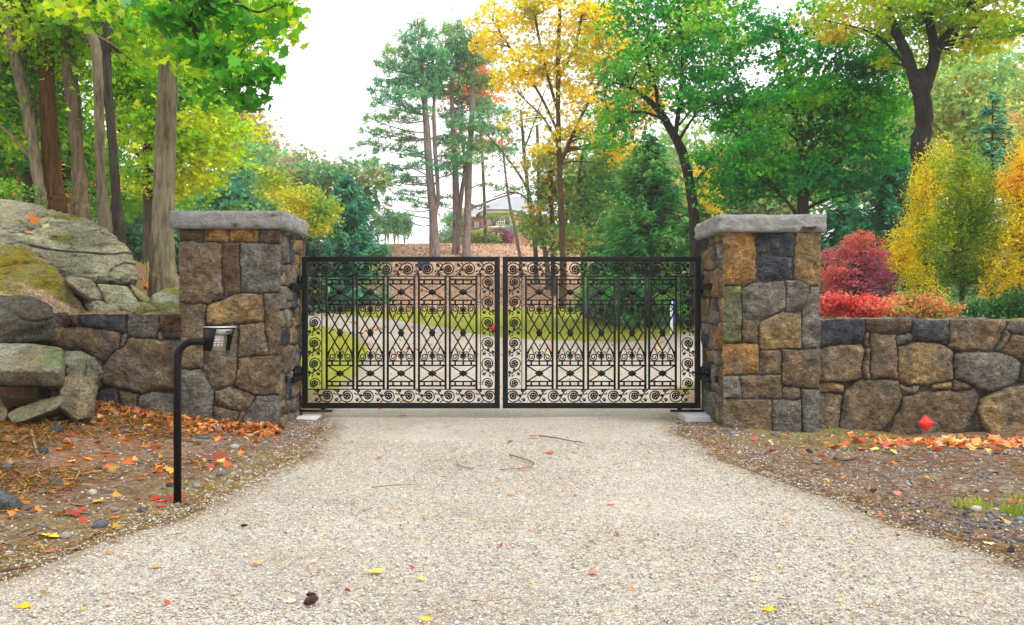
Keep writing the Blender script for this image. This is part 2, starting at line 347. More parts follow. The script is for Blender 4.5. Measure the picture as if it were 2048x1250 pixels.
# ---------- stonework ----------
def sdpoly(P, poly):
    poly = np.asarray(poly, float); n = len(poly)
    d = np.full(P.shape[:-1], 1e9); s = np.ones(P.shape[:-1])
    for i in range(n):
        a = poly[i]; b = poly[i - 1]; e = b - a; w = P - a
        t = np.clip((w @ e) / (e @ e + 1e-12), 0, 1); q = w - t[..., None] * e
        d = np.minimum(d, (q ** 2).sum(-1))
        c1 = P[..., 1] >= a[1]; c2 = P[..., 1] < b[1]; c3 = e[0] * w[..., 1] > e[1] * w[..., 0]
        s = np.where((c1 & c2 & c3) | (~c1 & ~c2 & ~c3), -s, s)
    return s * np.sqrt(d)
SP = {'b': '#716048', 'g': '#6c675e', 'o': '#8e6c3c', 'd': '#363a42', 'm': '#5e6238', 't': '#8a744c', 'r': '#5c4634', 'l': '#848076'}
JOINT = lin('#3e382e')
def relief(polys, cols, U, V, seed, bulge=.03, jw=.004, gapdark=True):
    P = np.stack([U, V], -1); q3 = np.stack([U * 9, V * 9, 0 * U + seed], -1)
    P = P + .012 * np.stack([fbm(q3, 3, seed), fbm(q3, 3, seed + 50)], -1)
    S = np.stack([sdpoly(P, pl) for pl in polys], 0)
    o = np.argsort(S, 0)[:2]; i1 = o[0]; s1 = np.take_along_axis(S, o[:1], 0)[0]; s2 = np.take_along_axis(S, o[1:2], 0)[0]
    e = (s2 - s1) / 2; e = np.minimum(e, .028 - s1)
    r = np.random.default_rng(seed); k = len(polys)
    off = r.uniform(-.012, .014, k); tx = r.uniform(-.05, .05, k); ty = r.uniform(-.05, .05, k); cx = np.array([np.mean(np.asarray(p), 0) for p in polys])
    du = U - cx[i1, 0]; dv = V - cx[i1, 1]
    n = fbm(np.stack([U * 7, V * 7, i1 * 3.3], -1), 5, seed + 3, .6)
    facet = np.abs(fbm(np.stack([U * 3, V * 3, i1 * 1.7], -1), 2, seed + 9))
    hs = off[i1] + du * tx[i1] + dv * ty[i1] + bulge * (1 - np.exp(-np.maximum(e, 0) / .028)) + .020 * n - .03 * facet
    w = sm(jw, jw + .008, e)
    H = hs * w + (-.022 + .004 * n) * (1 - w)
    base = np.array([lin(SP[c]) for c in cols])[i1]
    base = base * (1 + .22 * vnoise(np.stack([U * 4, V * 4, i1 * 5.], -1), seed + 20))[..., None]
    gm_ = fbm(np.stack([U * 5, V * 5, i1 * 2.], -1), 4, seed + 30)[..., None]
    base = base * (1 - sm(.1, .6, gm_) * .35) + lin('#6b6a68') * sm(.1, .6, gm_) * .35
    rim = (1 - sm(jw + .006, jw + .022, e)) * w
    base = base * (1 - .3 * rim[..., None]) + lin('#8c8676') * .3 * rim[..., None]
    C = base * w[..., None] + JOINT * (.9 + .3 * n[..., None]) * (1 - w[..., None])
    return H, np.clip(C, .005, 1)
def rand_stones(u0, u1, v0, v1, seed, hs=(.16, .34), ws=(.16, .42), sq=.03):
    r = random.Random(seed); out = []; cols = []; v = v0
    while v < v1:
        h = min(r.uniform(*hs), v1 - v) if v1 - v > hs[0] * 1.3 else v1 - v
        u = u0 - r.uniform(0, .1)
        while u < u1:
            w = r.uniform(*ws)
            if r.random() < .25 and h > .2:
                m_ = v + h * r.uniform(.4, .6)
                parts = [(u, v, u + w, m_), (u, m_, u + w, v + h)]
            else: parts = [(u, v, u + w, v + h)]
            for a, b, c, d in parts:
                j = lambda: r.uniform(-sq, sq)
                out.append([(a + j(), b + j()), ((a + c) / 2 + j(), b + j()), (c + j(), b + j()), (c + j(), d + j()), ((a + c) / 2 + j(), d + j()), (a + j(), d + j())])
                cols.append(r.choice('bbbggtrdol'))
            u += w
        v += h
        if h <= 0: break
    return out, cols
def face_grid(mb, O, t, n, Wd, z0, z1, polys, cols, seed, Hc0, Hc1, V, step=.0125, zt=None, flip=False):
    nu = max(3, int(Wd / step) + 1); u = np.linspace(0, Wd, nu)
    Ug, Vg = np.meshgrid(u, V, indexing='ij')
    H, C = relief(polys, cols, Ug, Vg, seed)
    w0 = sm(0, .035, Ug); w1 = sm(0, .035, Wd - Ug)
    Hn = H * w0 * w1 + Hc0[None] * (1 - w0) + Hc1[None] * (1 - w1)
    tx = Ug + Hc1[None] * (1 - w1) - Hc0[None] * (1 - w0)
    P = np.asarray(O)[None, None] + tx[..., None] * t + Hn[..., None] * n; P[..., 2] += Vg
    f = gridfaces(nu, len(V)); f = f[:, ::-1] if flip else f
    mb.add(P.reshape(-1, 3), f, C.reshape(-1, 3))
    return P
def cvt(polys, sc, ox, oy, Yp, X0, sgn=1):
    """zoomed-picture outlines -> metres in the face plane (u from X0, v = height)"""
    out = []
    for pl in polys:
        q = []
        for zx, zy in pl:
            w = W(ox + zx / sc, oy + zy / sc, Yp); q.append(((w[0] - X0) * sgn, w[2]))
        out.append(q)
    return out
LP_ = [('r', [(838,222),(938,228),(938,282),(838,285)]), ('o', [(942,228),(1058,230),(1058,288),(942,275)]), ('o', [(1060,230),(1200,232),(1200,290),(1060,290)]), ('r', [(1205,222),(1330,222),(1330,292),(1205,292)]),
 ('b', [(838,285),(1030,290),(1030,545),(960,572),(838,565)]), ('r', [(1033,290),(1110,290),(1108,520),(1033,545)]), ('g', [(1115,290),(1330,295),(1330,520),(1112,515)]),
 ('b', [(838,572),(950,575),(955,670),(940,860),(880,878),(838,870)]), ('t', [(958,600),(985,570),(1110,520),(1220,535),(1218,650),(1100,670),(955,668)]), ('b', [(1228,522),(1330,515),(1330,800),(1250,805),(1225,720)]),
 ('b', [(1110,670),(1220,658),(1245,805),(1115,820),(1098,830)]), ('b', [(945,675),(1100,672),(1105,810),(1090,930),(1000,970),(945,890)]), ('g', [(838,878),(910,875),(950,910),(990,990),(985,1150),(838,1150)]),
 ('b', [(1105,825),(1330,812),(1330,990),(1165,990),(1090,940)]), ('b', [(1000,975),(1060,968),(1150,990),(1178,1020),(1155,1062),(1060,1060),(990,1020)]), ('b', [(990,1050),(1040,1055),(1105,1075),(1095,1115),(1040,1150),(985,1150)]),
 ('g', [(1185,1010),(1330,997),(1330,1180),(1180,1180),(1115,1110)]), ('b', [(1110,1078),(1155,1070),(1120,1100),(1120,1160),(1060,1160)]), ('l', [(988,1000),(996,1040),(985,1045)])]
RP_ = [('o', [(160,165),(328,172),(332,400),(290,420),(160,425)]), ('d', [(335,165),(400,170),(375,245),(335,265)]), ('d', [(400,165),(520,165),(520,278),(390,280)]), ('d', [(335,282),(400,275),(515,290),(515,400),(335,400)]), ('t', [(525,165),(650,165),(650,425),(560,405),(520,380)]),
 ('m', [(160,430),(255,432),(262,590),(260,710),(160,708)]), ('g', [(262,460),(300,420),(420,405),(475,415),(480,535),(440,565),(350,595),(265,590)]), ('g', [(480,402),(560,405),(600,440),(565,555),(485,555)]), ('g', [(605,440),(650,432),(650,745),(565,740),(560,560)]), ('b', [(262,598),(345,602),(345,710),(262,710)]),
 ('t', [(355,625),(430,565),(555,562),(555,745),(350,742)]), ('o', [(150,715),(345,718),(348,868),(150,875)]), ('b', [(352,752),(455,765),(460,870),(352,868)]), ('b', [(462,755),(650,750),(650,945),(555,940),(462,910)]), ('l', [(140,885),(245,880),(262,975),(250,990),(140,985)]),
 ('b', [(252,880),(458,875),(458,990),(400,998),(262,985)]), ('b', [(465,945),(550,948),(552,995),(465,992)]), ('b', [(150,995),(405,1000),(415,1190),(150,1190)]), ('g', [(412,1002),(555,998),(558,1190),(415,1190)]), ('g', [(562,950),(650,945),(650,1190),(562,1190)])]
RW_ = [('d', [(640,600),(868,600),(865,710),(640,728)]), ('r', [(875,600),(1110,600),(1110,650),(1000,668),(880,645)]), ('d', [(1115,600),(1290,600),(1290,710),(1180,712),(1115,690)]), ('b', [(1300,600),(1590,600),(1530,750),(1370,748),(1298,735)]), ('g', [(1595,600),(1760,600),(1760,668),(1600,655)]),
 ('b', [(1580,655),(1600,670),(1545,760),(1525,750)]), ('b', [(1610,680),(1720,690),(1720,790),(1620,775),(1560,760)]), ('b', [(640,760),(700,730),(840,722),(875,740),(860,890),(760,905),(640,910)]), ('b', [(878,660),(895,660),(890,730),(870,725)]), ('b', [(905,672),(1030,678),(1035,890),(905,892)]),
 ('g', [(1030,690),(1105,672),(1108,700),(1045,725)]), ('t', [(1050,740),(1110,715),(1230,715),(1310,770),(1312,900),(1200,910),(1080,925),(1040,850)]), ('g', [(1325,780),(1450,757),(1570,765),(1655,830),(1600,930),(1480,950),(1385,900),(1328,890)]), ('b', [(865,740),(895,740),(890,890),(862,895)]),
 ('t', [(640,925),(700,910),(760,930),(760,955),(640,960)]), ('b', [(640,970),(765,975),(735,1190),(640,1190)]), ('b', [(770,970),(850,905),(930,895),(1035,910),(1055,980),(1040,1050),(950,1150),(760,1180),(745,1110)]), ('t', [(1050,930),(1140,930),(1130,965),(1080,968)]),
 ('b', [(1070,990),(1150,965),(1430,950),(1430,1030),(1360,1150),(1200,1190),(1000,1190),(1040,1080)]), ('t', [(1220,930),(1310,915),(1305,945),(1220,950)]), ('b', [(1315,905),(1400,930),(1400,950),(1315,950)]), ('t', [(1450,1000),(1560,950),(1670,930),(1750,960),(1770,1080),(1650,1180),(1500,1190),(1450,1060)]), ('b', [(1665,840),(1760,850),(1760,930),(1680,905)])]
LW_ = [('r', [(240,610),(360,610),(370,670),(240,680)]), ('d', [(365,610),(585,610),(580,700),(470,690),(370,665)]), ('g', [(590,610),(735,610),(728,730),(640,725),(590,705)]), ('r', [(740,610),(860,610),(860,740),(755,720)]), ('b', [(300,680),(420,685),(560,715),(545,780),(470,835),(400,790),(240,765)]),
 ('l', [(560,720),(580,720),(570,770),(555,765)]), ('b', [(600,740),(860,745),(860,945),(760,960),(650,985),(480,940),(485,870),(540,800)]), ('d', [(450,985),(530,975),(555,1100),(440,1100)]), ('b', [(550,985),(640,990),(630,1100),(560,1100)]), ('g', [(640,1000),(700,985),(860,1000),(860,1110),(640,1110)]),
 ('b', [(445,900),(475,930),(450,975)]), ('l', [(730,700),(755,715),(750,735),(725,735)]), ('b', [(240,790),(400,810),(460,850),(440,960),(240,960)]), ('b', [(240,980),(430,985),(430,1120),(240,1120)])]
def split_(L): return [p for _, p in L], [c for c, _ in L]
YF = 10.45; YB = 11.55
def pillar(name, label, x0, x1, ztop, traced, sc, ox, oy, seed, inner):
    z0 = -.15; V = np.linspace(z0, ztop, int((ztop - z0) / .0125)); mb = MB()
    r3 = lambda k: .012 + .012 * fbm(np.stack([V * 6, 0 * V, 0 * V + k], -1), 4, seed + k)
    h = [r3(k) for k in range(4)]
    pl, cl = split_(traced); pl = cvt(pl, sc, ox, oy, YF, x0)
    ex, ey, ez = np.eye(3); D = YB - YF; Wd = x1 - x0
    face_grid(mb, (x0, YF, 0), ex, -ey, Wd, z0, ztop, pl, cl, seed, h[0], h[1], V)
    a, c = rand_stones(0, D, z0, ztop, seed + 1); face_grid(mb, (x1, YF, 0), ey, ex, D, z0, ztop, a, c, seed + 1, h[1], h[2], V)
    a, c = rand_stones(0, Wd, z0, ztop, seed + 2); face_grid(mb, (x1, YB, 0), -ex, ey, Wd, z0, ztop, a, c, seed + 2, h[2], h[3], V, .03)
    a, c = rand_stones(0, D, z0, ztop, seed + 3); face_grid(mb, (x0, YB, 0), -ey, -ex, D, z0, ztop, a, c, seed + 3, h[3], h[0], V)
    org = ((x0 + x1) / 2, (YF + YB) / 2, 0)
    t = thing(name, label, 'gate pillar', org)
    mb.build('stonework', M['stone'], t, org, True)
    return t, org
def capstone(t, org, x0, x1, y0, y1, z0, z1, seed):
    mb = MB(); per = []
    def seg(a, b): 
        n = int(np.linalg.norm(np.subtract(b, a)) / .018); return [np.array(a) + (np.subtract(b, a)) * k / n for k in range(n)]
    nrm = []
    for a, b, n in (((x0, y0), (x1, y0), (0, -1)), ((x1, y0), (x1, y1), (1, 0)), ((x1, y1), (x0, y1), (0, 1)), ((x0, y1), (x0, y0), (-1, 0))):
        s = seg(a, b); per += s; nrm += [n] * len(s)
    per = np.array(per); nrm = np.array(nrm, float)
    L = len(per); q = np.stack([per[:, 0] * 1.0, per[:, 1] * 1.0, np.zeros(L)], -1)
    nz = 9; rings = []
    chT = np.abs(vnoise(q * 7, seed)) ** .8 * .05 + .004; chB = np.abs(vnoise(q * 8, seed + 4)) ** .8 * .06 + .004; dT = np.abs(vnoise(q * 7, seed)) * .03; dB = np.abs(vnoise(q * 8, seed + 4)) * .035
    for k in range(nz):
        f = k / (nz - 1); z = z0 + (z1 - z0) * f
        qq = q.copy(); qq[:, 2] = z
        off = .009 * fbm(qq * 9, 4, seed + 2) + .010 * np.abs(vnoise(qq * 5, seed + 6)) + .004 * math.sin(math.pi * f)
        off = off + .018 * np.abs(vnoise(qq * np.array([4, 4, 9]), seed + 21)) - (.010 + dB if f < .01 else 0) - (.004 + dT if f > .99 else 0)
        zz = np.full(L, min(max(z, z0 + .055), z1 - .05) if 0 < k < nz - 1 else z) + (.001 * k)
        if k == 0: zz = zz + 0
        if k == 1: zz = z0 + chB
        if k == nz - 2: zz = z1 - chT
        if k == nz - 1: zz = zz + .004 * vnoise(q * 6, seed + 8)
        rings.append(np.column_stack([per + nrm * off[:, None], zz]))
    v = np.vstack(rings); i = np.arange(nz - 1)[:, None] * L; j = np.arange(L)[None]; k = (j + 1) % L
    f = np.stack([i + j, i + k, i + L + k, i + L + j], -1).reshape(-1, 4)
    mb.add(v, [f, np.arange(L)[None, ::-1], (np.arange(L) + (nz - 1) * L)[None]], lin('#a0a09e'))
    mb.build('capstone', M['cap'], t, org, False)
ZL = 2.25; ZR = 2.21
pt, org = pillar('gate_pillar', 'stone gate pillar beside the keypad post, with a grey slab cap', -3.63, -2.52, ZL + .02, LP_, 1574/680, 0, 360, 100, 1)
capstone(pt, org, -3.73, -2.45, YF - .07, YB + .08, ZL, ZL + .19, 5)
pt2, org2 = pillar('gate_pillar', 'stone gate pillar with dark blue and golden stones under a rough grey cap, beside the red reflector wall', 2.5, 3.57, ZR + .02, RP_, 2.5, 1380, 400, 200, 1)
capstone(pt2, org2, 2.43, 3.63, YF - .07, YB + .08, ZR, ZR + .19, 15)
def wall(name, label, x0, x1, yf, thick, ztop, z0, traced, cv, seed, extra=None):
    pl, cl = split_(traced); pl = cvt(pl, *cv, yf, x0)
    if extra: a, c = extra; pl += a; cl += c
    V = np.linspace(z0, ztop, int((ztop - z0) / .014)); Wd = x1 - x0; nu = int(Wd / .014); u = np.linspace(0, Wd, nu)
    Ug, Vg = np.meshgrid(u, V, indexing='ij'); H, C = relief(pl, cl, Ug, Vg, seed, .05, .006)
    tn = .018 * fbm(np.stack([u * 2.2, 0 * u, 0 * u], -1), 3, seed)
    mb = MB(); P = np.stack([x0 + Ug, yf - H, Vg + tn[:, None] * sm(ztop - .3, ztop, Vg)], -1)
    mb.add(P.reshape(-1, 3), gridfaces(nu, len(V)), C.reshape(-1, 3))
    vt = np.linspace(0, thick, 26); Ut, Vt = np.meshgrid(u, vt, indexing='ij')
    a, c = rand_stones(0, Wd, 0, thick, seed + 5, (.2, .3), (.3, .6)); Ht, Ct = relief(a, c, Ut, Vt, seed + 6, .02)
    w = sm(0, .05, Vt)
    Pt = np.stack([x0 + Ut, yf + Vt - H[:, -1:] * (1 - w), ztop + tn[:, None] + Ht * w], -1)
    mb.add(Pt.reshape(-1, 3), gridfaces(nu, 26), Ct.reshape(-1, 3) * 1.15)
    box(mb, (x0 + .01, yf + thick - .03, z0), (x1 - .01, yf + thick, ztop - .03), JOINT)
    for s in (0, nu - 1):
        e = P[s]; q = np.vstack([e, [[e[-1, 0], yf + thick, ztop], [e[0, 0], yf + thick, z0]]]); mb.add(q, [list(range(len(q)))], JOINT)
    o = mb.build(name, M['stone'], None, ((x0 + x1) / 2, yf, 0), True)
    tag(o, label, 'stone wall'); return o
ex_r = rand_stones(0, 3.9, -.2, 1.25, 77, (.26, .45), (.35, .7), .05)
xlim = (2055 - 1005) * 10.6 / F - 3.55
keep = [i for i, p in enumerate(ex_r[0]) if np.mean([q[0] for q in p]) > xlim + .15]
ex_r = ([ex_r[0][i] for i in keep], [ex_r[1][i] for i in keep])
wall('stone_wall', 'low wall of large fieldstones with a red reflector leaning on it', 3.55, 7.4, 10.6, .5, 1.225, -.2, RW_, (2.5, 1380, 400), 300, ex_r)
wall('stone_wall', 'low fieldstone wall between the boulders and the keypad pillar', -5.35, -3.6, 10.62, .45, 1.28, -.1, LW_, (1574/680, 0, 360), 320)

# ---------- gates ----------
PX = 1 / 162.3
def mot_curve(mb, pts, w, n=14, taper=None):
    P = cat_rom([(a, 0, b) for a, b in pts], n); r = np.full(n, w)
    if taper is not None: r = np.linspace(w, taper, n)
    tube(mb, P, r, 5)
def disc(mb, cx, cz, r, y=.009, n=12, dome=.006):
    th = np.linspace(0, 2 * math.pi, n, endpoint=False)
    ring = np.column_stack([cx + r * np.cos(th), 0 * th, cz + r * np.sin(th)])
    v = [ring + [0, -y, 0], ring + [0, y, 0], np.array([[cx, -y - dome, cz], [cx, y + dome, cz]])]
    f3 = [(k, (k + 1) % n, 2 * n) for k in range(n)] + [((k + 1) % n + n, k + n, 2 * n + 1) for k in range(n)]
    f4 = [(k, k + n, (k + 1) % n + n, (k + 1) % n) for k in range(n)]
    mb.add(np.vstack(v), f3 + f4)
def spiral(cx, cz, r0, r1, a0, turns, n=22):
    a = np.radians(a0) + np.linspace(0, 1, n) * turns * 2 * math.pi; r = np.linspace(r0, r1, n)
    return np.column_stack([cx + r * np.cos(a), 0 * a, cz + r * np.sin(a)])
mot = MB()      # one flower scroll, units: photo pixels at the gate, y up
for rr in (6.2,):
    tube(mot, spiral(0, 0, rr, rr, 0, 1, 19), 1.6, 5, cap=False)
disc(mot, 0, 0, 2.4, 1.2, 8, .5)
for k in range(5):
    a = math.radians(90 + 72 * k); tube(mot, [(1.2 * math.cos(a), 0, 1.2 * math.sin(a)), (6.3 * math.cos(a), 0, 6.3 * math.sin(a))], [1.5, 1.7], 5)
sp = spiral(.2, .1, 12.6, 8.6, -75, -.82, 30)
tube(mot, sp, np.concatenate([np.linspace(1.15, 1.2, 15), np.linspace(1.2, 2.0, 9), np.linspace(2.0, .6, 6)]), 5)
motf = MB(); motf.merge(mot)
mot_curve(mot, [(2, -11.7), (9, -9.8), (14, -4), (17.5, 2), (22, 9.5), (27, 12.5)], 1.3)
tube(mot, spiral(13.2, .5, 4.2, 1.3, -95, 1.0, 14), 1.1, 5); disc(mot, 13.0, 1.0, 2.3, 1, 8, .4)
tube(mot, spiral(18.5, 10.3, 3.7, 1.2, -30, 1.0, 14), 1.0, 5); disc(mot, 18.3, 11, 2.0, 1, 8, .4)
tube(mot, spiral(21.5, -8.2, 3.9, 1.3, 170, -1.0, 14), 1.1, 5); disc(mot, 21.5, -8.6, 2.3, 1, 8, .4)
mot_curve(mot, [(12, -8), (15, -11.5), (18, -12.3)], 1.2, 6)
mot_curve(mot, [(19, 5), (23.5, 3), (26, 5.2)], 1.2, 6, .7)
disc(mot, 26.3, 5.2, 1.8, 1, 8, .3)
def place(dst, src, cx, cz, rot=0, sx=1, sz=1, s=1.):
    c, q = math.cos(math.radians(rot)), math.sin(math.radians(rot))
    def fn(v):
        x = v[:, 0] * sx * s; z = v[:, 2] * sz * s
        return np.column_stack([cx + x * c - z * q, v[:, 1] * s, cz + x * q + z * c])
    dst.merge(src, fn)
def rosette(mb, cx, cz, rx, rz):
    n = 16; th = np.linspace(0, 2 * math.pi, n, endpoint=False); k = np.where(np.arange(n) % 2 == 0, 1.0, .72)
    ring = np.column_stack([cx + rx * k * np.cos(th), 0 * th, cz + rz * k * np.sin(th)])
    v = np.vstack([ring + [0, -1.4, 0], ring + [0, 1.4, 0], ring * .5 + np.array([cx, 0, cz]) * .5 + [0, -3, 0], [[cx, -2.2, cz], [cx, 2.2, cz]]])
    f = [(a, (a + 1) % n, (a + 1) % n + 2 * n, a + 2 * n) for a in range(n)] + [(a + 2 * n, (a + 1) % n + 2 * n, 3 * n) for a in range(n)] + [((a + 1) % n + n, a + n, 3 * n + 1) for a in range(n)] + [(a, a + n, (a + 1) % n + n, (a + 1) % n) for a in range(n)]
    mb.add(v, f)
    disc(mb, cx, cz, rx * .28, 3.6, 8, .6)
def bar2(mb, x0, z0, x1, z1, w, d):
    a = np.array([x0, 0., z0]); b = np.array([x1, 0., z1]); t = (b - a); L = np.linalg.norm(t); t /= L
    nn = np.array([-t[2], 0, t[0]]); obox(mb, (a + b) / 2, t * L / 2, np.array([0, d / 2, 0]), nn * w / 2)
pan = MB()      # one upright panel; centre x = 0, photo pixels, z down turned up about 665.7
def both(fn):
    for s in (1, -1): fn(s)
for sx in (-1, 1): bar2(pan, 26.6 * sx, -113, 26.6 * sx, 113.2, 4.1, 4)
for s in (1, -1):
    for z, w in ((106.1, 3.2), (97.5, 2.7), (65.2, 2.7), (56.5, 2.7)): bar2(pan, -25, z * s, 25, z * s, w, 3)
    for z in (101.8, 60.8):
        for x in (-16, 0, 16): bar2(pan, x, (z - 3.4) * s, x, (z + 3.4) * s, 3.6, 3)
    for sx in (1, -1): bar2(pan, -24 * sx, (97) * s, 24 * sx, (66) * s, 2.5, 2.6)
    rosette(pan, 0, 81.2 * s, 9.4, 7)
    for sx in (1, -1):
        tube(pan, np.column_stack([spiral(0, 0, 8.0, 1.8, 10, 1.6, 26)[:, 0] * sx + 15.8 * sx, np.zeros(26), (spiral(0, 0, 8.0, 1.8, 10, 1.6, 26)[:, 2] + 48.3) * s]), 1.25, 5)
        mot_curve(pan, [(23.8 * sx, 49 * s), (22 * sx, 40 * s), (19 * sx, 33 * s)], 1.3, 6)
        mot_curve(pan, [(9 * sx, 46 * s), (12 * sx, 38 * s), (15.5 * sx, 32 * s), (15 * sx, 29 * s)], 1.1, 8)
        bar2(pan, 25 * sx, 42 * s, 0, 0, 2.6, 2.6)
        bar2(pan, 0, 36 * s, 21 * sx, 0, 2.6, 2.6)
        for q in (0, 1):
            bar2(pan, (15.5 - q * 2.8) * sx - 2.2, (28 - q * -5) * s, (15.5 - q * 2.8) * sx + 2.2, (26.5 + q * 5) * s, 1.1, 1.4)
        for a in (28, 55, 78):
            r = math.radians(a); cx, cz = 5.6 * math.cos(r) * sx, (43 + 8.2 * math.sin(r))
            e = np.array([[0, 0, 43], [cx - 1.5 * sx, 0, cz - 1], [cx, 0, cz + 1.5], [cx + 1.6 * sx, 0, cz - .5], [0.4 * sx, 0, 43]]); e[:, 2] *= s
            tube(pan, cat_rom(e, 9), .75, 4)
        e = np.array([[0, 0, 42], [5 * sx, 0, 43], [8 * sx, 0, 41], [6.5 * sx, 0, 37.8], [1 * sx, 0, 39.5]]); e[:, 2] *= s; tube(pan, cat_rom(e, 9), .95, 4)
    bar2(pan, 0, 36 * s, 0, 57 * s, 2.4, 2.4); disc(pan, 0, 40 * s, 2.6, 1.6, 8, .6)
for sx in (-1, 1): bar2(pan, 20.5 * sx, 0, 25.5 * sx, 0, 2.2, 2.4); disc(pan, 21.5 * sx, 0, 2.0, 1.6, 8, .3)
rosette(pan, 0, 0, 7.2, 9.4)
bar2(pan, -25, 110, 25, 110, .01, .01)
def gate_leaf(label, x0, sgn):
    Yg = 11.4
    def X(px): return x0 + sgn * (px - 604.5) * PX
    def Z_(py): return EYE - (py - VY) * PX
    org = (x0, Yg, 0); t = thing('gate_leaf', label, 'gate', org)
    def conv(mb):   # px frame (px, y, -py) -> world
        o = MB(); o.merge(mb, lambda v: np.column_stack([x0 + sgn * (v[:, 0] - 604.5) * PX, Yg + v[:, 1] * PX, EYE + (v[:, 2] + VY) * PX]))
        if sgn < 0: o.flip()
        return o
    fr = MB()
    for a, b, c, d in ((604.7, 816.4, 615.5, 513.4), (989.2, 816.4, 999.8, 513.4)):
        xs_ = sorted((X(a), X(c))); bevbox(fr, (xs_[0], Yg - .03, Z_(b)), (xs_[1], Yg + .03, Z_(d)), .005)
    xs_ = sorted((X(615.5), X(989.2)))
    for za, zb in ((816.4, 807.4), (523.4, 513.4)): bevbox(fr, (xs_[0], Yg - .0295, Z_(za)), (xs_[1], Yg + .0295, Z_(zb)), .005)
    fr.build('frame', M['iron'], t, org)
    rb = MB()
    bar2(rb, 615, -552.4, 990, -552.4, 2.0, 3); bar2(rb, 615, -778.5, 990, -778.5, 2.0, 3)
    bar2(rb, 643.8, -778, 643.8, -552.6, 1.7, 3.4); bar2(rb, 961.3, -778, 961.3, -552.6, 1.7, 3.4)
    bar2(rb, 616, -806.4, 989, -806.4, 1.5, 5)
    conv(rb).build('inner_rail', M['iron'], t, org)
    # scroll borders
    for zc, xl in ((-537.8, [650.6, 690.7, 731.8, 772.8, 814.8, 854.9, 896.6, 938.5, 979.0]), (-792.0, [654.2, 694.4, 735.7, 777.4, 817.8, 858, 897.5, 938.5, 979.0])):
        mb = MB()
        for k, x in enumerate(xl): place(mb, mot, x, zc, 0, -1, -1 if zc > -700 else 1, .98)
        conv(mb).build('scroll_border', M['iron'], t, org)
    for xc, fl in ((629.4, 1), (975.6, -1)):
        mb = MB()
        for py in (564.2, 604, 645.2, 686.2, 727, 766.6): place(mb, mot if py < 760 else motf, xc, -py, 90, -1, fl, .95 if 570 < py < 760 else .88)
        conv(mb).build('scroll_border', M['iron'], t, org)
    for k, xc in enumerate((680.1, 740.9, 802.3, 864.6, 926.4)):
        mb = MB(); place(mb, pan, xc, -665.5); conv(mb).build('lattice_panel', M['iron'], t, org)
    # hinges
    for zt, zb, low in ((566, 579, 0), (755, 766, 1)):
        h = MB(); xf = -2.55 if sgn > 0 else 2.53; xi = x0 + sgn * .012; xa, xb = sorted((xf, xi)); zz = lambda py: EYE - (py - VY) * 10.93 / F
        bevbox(h, (xa, 10.93, zz(zb)), (xb, Yg - .032, zz(zt)), .004)
        xa, xb = sorted((x0 - sgn * .03, x0 + sgn * .0)); box(h, (xa, Yg - .10, zz(zt) - .02), (xb, Yg + .03, zz(zt) + .10))
        if low:
            for yk in (11.05, 11.2): box(h, (min(xf + sgn * .04, xi), yk, zz(zt) - .003), (max(xf + sgn * .04, xi), yk + .014, zz(zt) + .085))
            box(h, (min(xf + sgn * .041, xi), 11.05, zz(zt) + .075), (max(xf + sgn * .041, xi), 11.3, zz(zt) + .09))
        h.build('hinge', M['iron'], t, org)
    # lower operator arm
    a = MB()
    xa, xb = sorted((X(598), X(664))); box(a, (xa, Yg - .03, Z_(823.5)), (xb, Yg + .03, Z_(819.6)))
    xa, xb = sorted((X(642), X(650))); box(a, (xa, Yg - .02, Z_(819.8)), (xb, Yg + .02, Z_(815.5)))
    a.build('bottom_arm', M['iron'], t, org)
    p = thing('gate_pivot', 'black pivot post on a pale concrete pad under the %s gate leaf' % ('keypad-side' if sgn > 0 else 'reflector-side'), 'gate pivot', (X(601), Yg, 0))
    po = (X(601), Yg, 0)
    b = MB(); xa, xb = sorted((X(597.8), X(604.2))); box(b, (xa, Yg - .03, .03), (xb, Yg + .03, Z_(823.8))); b.build('post', M['iron'], p, po)
    b = MB()
    if sgn > 0: bevbox(b, (X(586), Yg - .28, -.05), (X(640), Yg + .14, .035), .01)
    else: bevbox(b, (X(647), Yg - .42, -.05), (X(593), Yg - .02 + .08, .075), .012)
    b.build('concrete_pad', M['concrete'], p, po)
gate_leaf('black iron gate leaf hinged on the pillar beside the keypad post', W(604.5, 0, 11.4)[0], 1)
gate_leaf('black iron gate leaf hinged on the pillar beside the red reflector wall', W(1400.5, 0, 11.4)[0], -1)
def P_(mb, a, b): box(mb, a, b)
for sx, xx in ((-1, -2.52), (1, 2.50)):
    pb = MB(); q = W(1438 if sx > 0 else 570, 757, 10.75); pb_x = xx - sx * .035 * -1
    bevbox(pb, (xx - .03 if sx < 0 else xx - .05, 10.62, q[2] - .04), (xx + .05 if sx < 0 else xx + .03, 10.67, q[2] + .04), .004)
    o = pb.build('bolt_plate', M['iron'], (pt if sx < 0 else pt2), (org if sx < 0 else org2))

